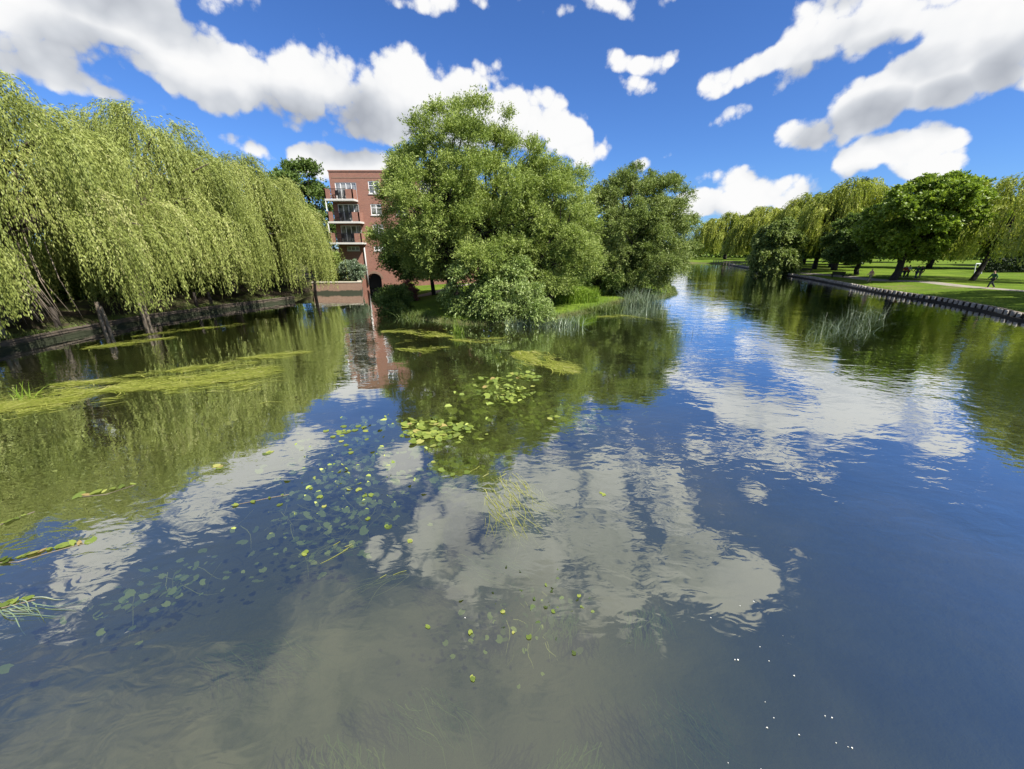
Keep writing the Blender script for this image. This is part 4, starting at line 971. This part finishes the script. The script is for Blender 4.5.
def person(px, py, heading, top, legs, lab, stride=.32, h=1.72, lean=0.0, swing=.22, hairc='hair', zg=.95):
    x, y, _ = G(px, py, zg); r_ = empty('person', (x, y, hz(x, y) + .02), lab, 'person', 'people walking in the park', heading)
    s = h / 1.72
    st, l_ = stride, lean
    J = [(0, 0, .95), (0, l_*.3, 1.18), (0, l_*.7, 1.40), (0, l_*.9 + .01, 1.50), (0, l_ + .03, 1.60), (0, l_ + .04, 1.70),
         (-.10, 0, .90), (-.10, st*.55, .50), (-.10, st*.75, .09), (-.10, st*.75 + .16, .045),
         (.10, 0, .90), (.10, -st*.25, .50), (.10, -st, .12), (.10, -st + .15, .05),
         (-.19, l_*.7, 1.40), (-.24, l_*.5 - swing*.6, 1.12), (-.22, l_*.4 - swing*.3, .88), (-.21, l_*.4 - swing*.1, .79),
         (.19, l_*.7, 1.40), (.24, l_*.5 + swing*.5, 1.12), (.22, l_*.4 + swing*1.3, .92), (.21, l_*.4 + swing*1.5, .84)]
    J = [tuple(c * s for c in j) for j in J]
    E = [(0,1),(1,2),(2,3),(3,4),(4,5),(0,6),(6,7),(7,8),(8,9),(0,10),(10,11),(11,12),(12,13),(2,14),(14,15),(15,16),(16,17),(2,18),(18,19),(19,20),(20,21)]
    rad = [(.13,.10),(.12,.09),(.12,.09),.055,(.085,.1),(.06,.07),.085,.06,.042,.035,.085,.06,.042,.035,.055,.042,.034,.03,.055,.042,.034,.03]
    skin_mesh('body', J, E, rad, M['skin'], r_)
    up_ = [0, 1, 2, 14, 15, 16, 18, 19, 20]; m_ = {j: i for i, j in enumerate(up_)}
    skin_mesh('jacket', [J[j] for j in up_], [(m_[a], m_[b]) for a, b in E if a in m_ and b in m_], [(.165,.135),(.155,.125),(.15,.115),.08,.064,.05,.08,.064,.05], top, r_)
    lo_ = [0, 6, 7, 8, 10, 11, 12]; m_ = {j: i for i, j in enumerate(lo_)}
    skin_mesh('trousers', [J[j] for j in lo_], [(m_[a], m_[b]) for a, b in E if a in m_ and b in m_], [(.155,.125),.11,.082,.062,.11,.082,.062], legs, r_)
    hp = [(0, J[5][1] - .015, J[5][2] + .005), (0, J[5][1] - .05, J[5][2] - .06)]
    skin_mesh('hair', hp, [(0, 1)], [.085, .085], M[hairc], r_)
    return r_
c_dk, c_bl, c_wh, c_pk, c_rd, c_gr, c_kh = (cloth(n_, c_) for n_, c_ in (('charcoal_cloth', (.03, .035, .04)), ('navy_cloth', (.03, .045, .10)), ('white_cloth', (.70, .69, .66)), ('pink_cloth', (.50, .26, .22)),
                                                                 ('red_cloth', (.32, .05, .04)), ('green_cloth', (.05, .12, .06)), ('khaki_cloth', (.28, .23, .15))))
person(990, 288, R(78), c_gr, c_dk, 'person in a dark green jacket striding alone along the path at the right', .42, 1.74, .10)
person(870, 279, R(80), c_pk, c_kh, 'person in a pale pink top walking alone left of the big maple trunk', .25)
person(899.5, 277.5, R(-95), c_wh, c_bl, 'person in a white top at the left of the small group by the maple', .2)
person(903, 278, R(-80), c_rd, c_dk, 'person in a red top in the middle of the small group by the maple', .2, 1.66)
person(906.5, 277.6, R(-100), c_wh, c_dk, 'person in a white top and black trousers at the right of the small group', .25)
person(915, 278.6, R(95), c_gr, c_bl, 'person in green with blue trousers, left of the pair on the path', .25)
person(919, 278.4, R(95), c_dk, c_kh, 'person in dark top and khaki trousers, right of the pair on the path', .22, 1.65)
person(795.5, 269.7, R(85), c_wh, c_bl, 'person in white standing nearest the far water', .12, zg=.95)
person(799.2, 269.8, R(85), c_wh, c_kh, 'second person in white right of the one nearest the far water', .15, 1.66)

def bench(px, py, rz, lab):
    x, y, _ = G(px, py, .95); r_ = empty('park_bench', (x, y, hz(x, y)), lab, 'bench', 'benches in the park', rz)
    MB().box(-.85, .85, -.22, .22, .42, .47).build('seat', M['pile_back'], r_)
    MB().box(-.85, .85, .20, .25, .55, .88).build('backrest', M['pile_back'], r_)
    for sx_ in (-.7, .7): MB().box(sx_ - .04, sx_ + .04, -.2, .18, 0, .42).box(sx_ - .03, sx_ + .03, .181, .199, .3, .86).build('leg', M['metal'], r_)
bench(838, 274.5, R(160), 'dark park bench between the small dark tree and the path')
bench(806, 270.5, R(150), 'dark park bench beside the two people in white')
x, y, _ = G(976, 273.5, .95); r_ = empty('climbing_frame', (x, y, hz(x, y)), 'pale metal frame standing on the lawn beside the slanting willow trunk', 'play frame', None, R(15))
MB().tube([(-.9, 0, 1.55), (.9, 0, 1.55)], .07, 8).build('top_bar', M['frame_metal'], r_)
for sx_ in (-.85, 0, .85): MB().tube([(sx_ - .1, -.25, 0), (sx_, 0, 1.55)], .06, 8).build('leg', M['frame_metal'], r_)
# pale fence on the far bend
r_ = empty('low_fence', (*G(728, 263.5, .6)[:2], .5), 'long low weathered fence on the bend at the far end of the river', 'fence')
fx, fy, fz = r_.location; fa = np.array(G(712, 262.6, .6)[:2]) - (fx, fy); fb_ = np.array(G(748, 266, .6)[:2]) - (fx, fy)
fa = fa * .92 + nrm(fa) * 0 + np.array([1.5, 3.0]); fb_ = fb_ * .92 + np.array([1.5, 3.0])
MB().tube([(*fa, .75), (*fb_, .75)], .06, 6).build('rail', M['post'], r_); MB().tube([(*fa, .35), (*fb_, .35)], .06, 6).build('rail', M['post'], r_)
for k in range(12):
    q = fa + (fb_ - fa) * k / 11; MB().tube([(*q, -.4), (*q, .85)], .08, 6).build('post', M['post'], r_)

# ------------------------------------------------------------------ plants in the water
def ribbons(name, p0, dirs, Ls, width, mat, rng, parent=None, seg=6, sway=.25, zw=.02, zdrop=0.0):
    """thin limp ribbons lying in the current"""
    N = len(p0); d = nrm(dirs); sd = np.stack([-d[:, 1], d[:, 0], np.zeros(N)], 1); ph = rng.uniform(0, 6.28, N); V = np.empty((N, seg + 1, 2, 3)); cv = rng.normal(0, sway, N)
    for k in range(seg + 1):
        t = k / seg
        c = p0 + d * (Ls * t)[:, None] + sd * (Ls * cv * t * t + .03 * np.sin(ph + t * 5))[:, None]
        c[:, 2] = p0[:, 2] - zdrop * t + zw * np.sin(ph * 2 + t * 3)
        w = width * (1 - .8 * t * t)
        V[:, k, 0] = c - sd * np.reshape(w * .5, (-1, 1)); V[:, k, 1] = c + sd * np.reshape(w * .5, (-1, 1))
    b0 = (np.arange(N) * (seg + 1) * 2)[:, None] + np.arange(seg)[None] * 2
    Fq = np.stack([b0, b0 + 1, b0 + 3, b0 + 2], -1).reshape(-1, 4)
    return quads(name, V.reshape(-1, 3), Fq, mat, parent, np.clip(np.repeat(rng.normal(.5, .2, N), seg), 0, 1))

def weed_mat(pts, width, n, seed, lab, mat='weed', z=(-.02, .03), blade=(.3, .8), bw=.035, name='weed_mat'):
    rng = np.random.default_rng(seed); P_ = np.array([G(*p)[:2] for p in pts])
    S = np.concatenate([[0], np.cumsum(np.linalg.norm(np.diff(P_, axis=0), axis=1))]); s = rng.random(n) * S[-1]
    c = np.stack([np.interp(s, S, P_[:, 0]), np.interp(s, S, P_[:, 1])], 1)
    tg = nrm(np.stack([np.interp(s + .3, S, P_[:, 0]) - np.interp(s - .3, S, P_[:, 0]), np.interp(s + .3, S, P_[:, 1]) - np.interp(s - .3, S, P_[:, 1])], 1))
    nn = np.stack([-tg[:, 1], tg[:, 0]], 1)
    prof = np.sqrt(np.clip(np.sin(np.pi * s / S[-1]), 0, 1)) * (.75 + .35 * np.sin(s * 1.7 + seed) + .2 * np.sin(s * 4.1))
    off = rng.normal(0, .45, n) * width * prof * np.where(rng.random(n) < .18, 2.2, 1) + .25 * width * np.sin(s * .8 + seed)
    # clumps and gaps
    keep = np.sin(off * 6 + s * 1.1 + seed) + np.sin(s * 2.3 + off * 3.0) + rng.normal(0, .6, n) > -.35
    c = (c + nn * off[:, None])[keep]; tg = tg[keep]; N = len(c)
    p3 = np.stack([c[:, 0], c[:, 1], rng.uniform(*z, N)], 1)
    d = np.stack([tg[:, 0], tg[:, 1], np.zeros(N)], 1) + rng.normal(0, .28, (N, 3)) * [1, 1, 0]
    o = ribbons(name, p3, d, rng.uniform(*blade, N), bw, M[mat], rng, None, 4, .25, .012)
    return props(o, lab, 'water weed', 'weed mats on the river')
weed_mat([(-30, 416), (20, 405), (70, 398), (105, 391)], .95, 4600, 101, 'bright weed mat cut by the left photo edge, with short green shoots')
weed_mat([(104, 391), (150, 386), (210, 379), (268, 368)], 1.25, 8200, 102, 'largest bright weed mat, long streak off the left willows')
weed_mat([(165, 372), (210, 366), (250, 362)], .45, 900, 103, 'thin weed streak just behind the largest bright mat')
weed_mat([(50, 385), (95, 381), (140, 376)], .5, 900, 104, 'faint narrow weed streak between the left mat and the bank posts')
weed_mat([(236, 358), (270, 356), (300, 353)], .5, 700, 105, 'small weed patch right of the largest mat')
weed_mat([(75, 350), (120, 344), (165, 339)], .7, 500, 106, 'scattered weed threads in front of the pale posts')
weed_mat([(130, 337), (180, 331), (240, 324)], .6, 420, 107, 'scattered weed threads in the shade below the willow curtain')
weed_mat([(512, 352), (535, 360), (570, 369)], .95, 2600, 108, 'bright weed mat alone in the middle, between the lilies and the bushy point')
weed_mat([(380, 332), (410, 331), (450, 336)], .9, 1300, 109, 'yellowish weed film along the lawn edge of the point', z=(-.03, .015))
weed_mat([(448, 339), (475, 341), (500, 338)], .6, 500, 110, 'short weed streak below the silvery sallow', z=(-.03, .015))
weed_mat([(395, 348), (420, 350), (440, 348)], .5, 420, 111, 'small weed streak in front of the lawn edge film', z=(-.03, .015))
weed_mat([(590, 317), (625, 316), (660, 320)], .7, 700, 112, 'pale weed film around the reeds of the dense willow', z=(-.03, .015))
weed_mat([(560, 392), (600, 386), (650, 380)], 1.4, 1500, 113, 'sunken olive weed bed in the reflection of the dense willow', 'eel', (-.32, -.10))
weed_mat([(600, 345), (640, 350), (690, 352)], 1.6, 1300, 114, 'sunken weed bed off the tip of the point', 'eel', (-.32, -.08))

def pads_mesh(name, P_, rad, mat, rng, parent=None, tilt=.05, squash=(.75, 1.0)):
    N = len(P_); k = 8; a = np.linspace(0, 2 * math.pi, k, endpoint=False) + .3
    rot = rng.uniform(0, 6.28, N); sq = rng.uniform(*squash, N)
    X = np.cos(a)[None] * rad[:, None] * (1 + rng.normal(0, .06, (N, k))); Y = np.sin(a)[None] * (rad * sq)[:, None]
    X[:, 0] *= .35                                                     # the notch at the stalk
    tz = rng.normal(0, tilt, (N, 2)); Z = P_[:, 2:] + X * tz[:, :1] + Y * tz[:, 1:]
    V = np.stack([P_[:, :1] + X * np.cos(rot)[:, None] - Y * np.sin(rot)[:, None], P_[:, 1:2] + X * np.sin(rot)[:, None] + Y * np.cos(rot)[:, None], Z], -1)
    b0 = (np.arange(N) * k)[:, None]
    Fq = np.stack([np.concatenate([b0 + i for i in q], 1) for q in ((0, 1, 2, 3), (0, 3, 4, 5), (0, 5, 6, 7))], 1).reshape(-1, 4)
    return quads(name, V.reshape(-1, 3), Fq, mat, parent, np.clip(np.repeat(rng.normal(.5, .25, N), 3), 0, 1))

def lily_patch(px, py, rx, ry, nf, ns, seed, lab, rot=0.0, size=(.10, .19), zs=(-.30, -.05), tilt=.05, zf=(.006, .016), sunk='lily_sub'):
    rng = np.random.default_rng(seed); c = G(px, py); r_ = empty('water_lily', (c[0], c[1], 0), lab, 'water lily', 'water lily beds')
    if nf:
        cl = disc_pts(rng, max(2, nf // 6), rx * .85, ry * .85, rot); d2 = cl[rng.integers(0, len(cl), nf)] + rng.normal(0, .26, (nf, 2)) * [1.2, .8]
        pads_mesh('floating_leaves', np.column_stack([d2, rng.uniform(*zf, nf)]), rng.uniform(*size, nf), M['lily'], rng, r_, tilt)
    if ns:
        cl = disc_pts(rng, max(2, ns // 8), rx, ry, rot); d2 = cl[rng.integers(0, len(cl), ns)] + rng.normal(0, .33, (ns, 2)) * [1.2, .9]
        pads_mesh('sunken_leaves', np.column_stack([d2, rng.uniform(*zs, ns)]), rng.uniform(size[0], size[1] * 1.25, ns), M[sunk], rng, r_, .35)
    k = max(6, (nf + ns) // 5); d2 = disc_pts(rng, k, rx, ry, rot); a = rng.uniform(0, 6.28, k)
    ribbons('stalks', np.column_stack([d2, rng.uniform(-.06, .0, k)]), np.stack([np.cos(a), np.sin(a) * .5, 0 * a], 1), rng.uniform(.3, .8, k) * min(1, rx * .8), .012, M['eel'], rng, r_, 4, .3, .01, .25)
    return r_
lily_patch(436, 428, 1.1, .9, 125, 90, 121, 'densest lily bed, bright yellow green leaves left of centre', .1, (.06, .135), (-.14, -.02), .17, (.012, .07))
lily_patch(494, 392, 1.4, 1.5, 70, 240, 122, 'wide lily bed behind the densest one, mostly sunken olive leaves', .4, (.06, .14), (-.16, -.02), .3, (.01, .07))
lily_patch(512, 377, 1.3, .3, 40, 16, 123, 'thin row of lily leaves along the back of the wide bed', .0, (.08, .15), (-.14, -.02), .2)
lily_patch(548, 410, 1.5, 1.1, 3, 170, 124, 'sunken dark lily leaves right of the wide bed', .2, (.06, .13), (-.3, -.08))
lily_patch(466, 462, 1.0, .7, 4, 120, 125, 'sunken lily leaves just in front of the densest bed', .2, (.06, .11), (-.25, -.05))
lily_patch(345, 490, 1.35, 1.0, 5, 200, 126, 'loose bed of half sunken leaves in the blue reflection', -.3, (.035, .075), (-.07, -.008), .03, (.006, .012))
lily_patch(330, 452, 1.5, .9, 5, 110, 127, 'sparse half sunken leaves behind the loose bed', -.2, (.04, .08), (-.07, -.01), .03, (.006, .012))
lily_patch(360, 428, 1.0, .5, 14, 34, 128, 'pale floating leaves at the edge of the cloud reflection', .0, (.06, .11), (-.07, -.01), .03, (.006, .014))
lily_patch(300, 520, 1.2, .8, 3, 80, 129, 'faint sunken leaves left of the loose bed', -.3, (.035, .07), (-.35, -.1))
lily_patch(535, 605, .5, .25, 2, 120, 130, 'dark leafy weed clump below the ribbon weed', .3, (.02, .04), (-.06, .004), sunk='weed_dk')
lily_patch(160, 580, .9, .4, 0, 90, 131, 'submerged green leaves at the lower left in the blue', .4, (.03, .06), (-.2, -.05))
lily_patch(520, 640, .35, .35, 4, 20, 132, 'small trailing leaf group in front of the dark leafy clump', 1.0, (.025, .045), (-.2, -.02))

def ribbon_clump(px, py, n, rx, ry, direc, L, width, z, seed, lab, mat='eel', sway=.2, zdrop=.05, name='ribbon_weed'):
    rng = np.random.default_rng(seed); c = G(px, py); d2 = disc_pts(rng, n, rx, ry)
    p3 = np.column_stack([c[0] + d2[:, 0], c[1] + d2[:, 1], rng.uniform(*z, n)])
    d = np.array([*direc, 0]) + rng.normal(0, .13, (n, 3)) * [1, 1, 0]
    return props(ribbons(name, p3, d, rng.uniform(.5, 1.1, n) * L, width, M[mat], rng, None, 7, sway, .012, zdrop), lab, 'water weed', 'ribbon weed in the current')
ribbon_clump(505, 492, 700, .48, .80, (.42, -.9), 1.0, .009, (-.04, -.001), 141, 'pale ribbon weed streaming down the middle of the river', sway=.3, zdrop=0)
ribbon_clump(525, 492, 90, .40, .40, (.3, -.95), 1.0, .015, (-.09, -.015), 142, 'fainter ribbon weed right of the pale streaming clump')
ribbon_clump(487, 470, 90, .6, .22, (-.75, -.6), .9, .016, (-.04, .004), 143, 'ribbon weed at the front edge of the sunken lilies')
ribbon_clump(648, 607, 60, .30, .10, (-.2, -.9), .42, .02, (-.25, -.06), 144, 'dark sunken ribbon weed below the big cloud reflection', 'grassblade')
ribbon_clump(560, 606, 60, .25, .12, (-.3, -.9), .4, .02, (-.2, -.05), 145, 'dark sunken ribbon weed beside the leafy clump', 'grassblade')
ribbon_clump(345, 545, 14, .35, .12, (-.85, -.5), .8, .012, (-.01, .02), 146, 'thin pale stalks trailing left of the loose leaf bed', 'eel', .12)
ribbon_clump(395, 575, 14, .25, .10, (-.85, -.45), .75, .010, (-.03, .015), 147, 'thin pale stalks trailing below the loose leaf bed', 'eel', .2)
ribbon_clump(20, 604, 13, .25, .16, (.95, -.15), .8, .014, (.0, .03), 148, 'long pale blades at the lower left edge of the photo', 'reed', .18, 0)
ribbon_clump(330, 735, 70, .55, .16, (.5, -.8), .5, .012, (-.5, -.2), 149, 'faint sunken weed near the bottom of the photo', 'grassblade')
ribbon_clump(585, 735, 60, .35, .16, (-.5, -.8), .5, .012, (-.5, -.25), 150, 'faint sunken weed at the bottom centre', 'grassblade')

ribbon_clump(420, 700, 90, .5, .25, (.7, -.6), .5, .010, (-.2, -.04), 151, 'faint dark weed in the swirling water at the lower left', 'weed_dk')
ribbon_clump(250, 640, 120, .8, .25, (.8, -.3), .6, .008, (-.4, -.15), 152, 'faint pale weed under the blue water at the lower left', 'weed_dk', .5)
ribbon_clump(480, 560, 110, .5, .25, (.8, -.35), .55, .010, (-.12, -.01), 153, 'dark trailing weed at the left rim of the big cloud reflection', 'weed_dk')
ribbon_clump(680, 690, 110, .5, .3, (.3, -.8), .5, .008, (-.5, -.25), 154, 'brownish sunken weed below the right half of the cloud reflection', 'weed_dk', .5)
rng = np.random.default_rng(160)
def leaf_chain(pts, r0, n, lab):
    P_ = np.array([G(*p) for p in pts]); t = np.linspace(0, 1, n); s = np.linspace(0, 1, len(P_))
    c = np.column_stack([np.interp(t, s, P_[:, i]) for i in range(3)]); c[:, :2] += rng.normal(0, r0 * .25, (n, 2)); c[:, 2] = rng.uniform(.008, .025, n)
    r_ = empty('floating_leaf_stem', tuple(P_[0]), lab, 'water plant', 'leafy stems adrift on the left')
    o = pads_mesh('leaves', c - P_[0], np.full(n, r0) * rng.uniform(.7, 1.7, n), M['lily'], rng, r_, .12, (.4, .8))
    MB().tube([tuple(p - P_[0] + [0, 0, .004]) for p in P_ + np.concatenate([[[0, 0, 0]], rng.normal(0, .09, (len(P_) - 1, 3)) * [1, 1, 0]])], .006, 5).build('stem', M['post'], r_)
leaf_chain([(-5, 563), (25, 555), (55, 549), (88, 541)], .085, 13, 'yellow green leafy stem touching the left photo edge')
leaf_chain([(-4, 527), (10, 521), (24, 516)], .06, 5, 'short pale leafy stem above the yellow green one')
leaf_chain([(78, 497), (105, 491), (130, 485)], .08, 7, 'yellow leafy stem drifting in the willow reflection')
leaf_chain([(0, 606), (14, 601), (30, 597)], .05, 6, 'brownish leafy stem among the long pale blades')
leaf_chain([(235, 505), (262, 500), (282, 496)], .05, 4, 'small pale leaf stem on the blue water left of the loose bed')
for (px, py, r0, lab) in ((601, 493, .045, 'single yellow leaf on the grey cloud reflection'), (473, 679, .035, 'single yellow leaf near the bottom centre'), (428, 627, .03, 'single pale leaf left of the dark leafy clump'),
                          (387, 527, .07, 'single yellow leaf below the loose leaf bed'), (305, 553, .06, 'single green leaf at the tip of the trailing stalks'), (503, 612, .045, 'bright green leaf left of the dark leafy clump'),
                          (220, 468, .12, 'pale leaf pair at the edge of the left cloud reflection'), (270, 452, .1, 'pale green leaf on the blue strip behind the loose bed'), (410, 541, .05, 'single dull leaf right of the loose bed')):
    c = np.array(G(px, py)); n_ = 3
    pp = np.column_stack([rng.normal(0, r0 * .9, n_), rng.normal(0, r0 * .5, n_), rng.uniform(.005, .010, n_)]); pp[0, :2] = 0
    o = pads_mesh('lily_leaf', pp, np.full(n_, r0) * rng.uniform(.6, 1.1, n_), M['lily'], rng, None, .04); o.location = tuple(c)
    props(o, lab, 'leaf', 'single leaves adrift on the river')
pet = None
for i, (px, py) in enumerate(((783, 636), (740, 606), (754, 602), (769, 661), (760, 647), (738, 660), (767, 728), (774, 718), (794, 676), (728, 763), (761, 769), (825, 716), (832, 718), (848, 747), (836, 743), (852, 748), (711, 618), (465, 618), (735, 660), (765, 702), (799, 735))):
    c = G(px, py)
    if pet is None:
        mb = MB(); mb.add([(-.012, 0, .004), (0, -.008, .010), (.013, 0, .005), (0, .009, .012)], [(0, 1, 2, 3)]).add([(-.006, .004, .006), (.004, .003, .018), (.008, .014, .016), (0, .015, .008)], [(0, 1, 2, 3)])
        o = pet = mb.build('floating_petal', M['petal'])
    else: o = link(pet.copy())
    o.location = c; s_ = rng.uniform(.4, .95); o.scale = (s_, s_, s_); o.rotation_euler = (0, 0, rng.uniform(0, 6.28))
    props(o, 'tiny white petal floating on the dark water at the lower right', 'petal', 'white petals adrift at the lower right')

# every Empty sits at the base of its thing
def rebase(e, loc):
    for ch in e.children: ch.location = tuple(a - b for a, b in zip(ch.location, loc))
    e.location = loc
rebase(lw, (*LEFT_BANK[3], 0)); rebase(rv, (*RIGHT_BANK[1], 0)); rebase(bq, (*QUAY[0], 0)); rebase(t_, (*G(575, 304, .3)[:2], .2))
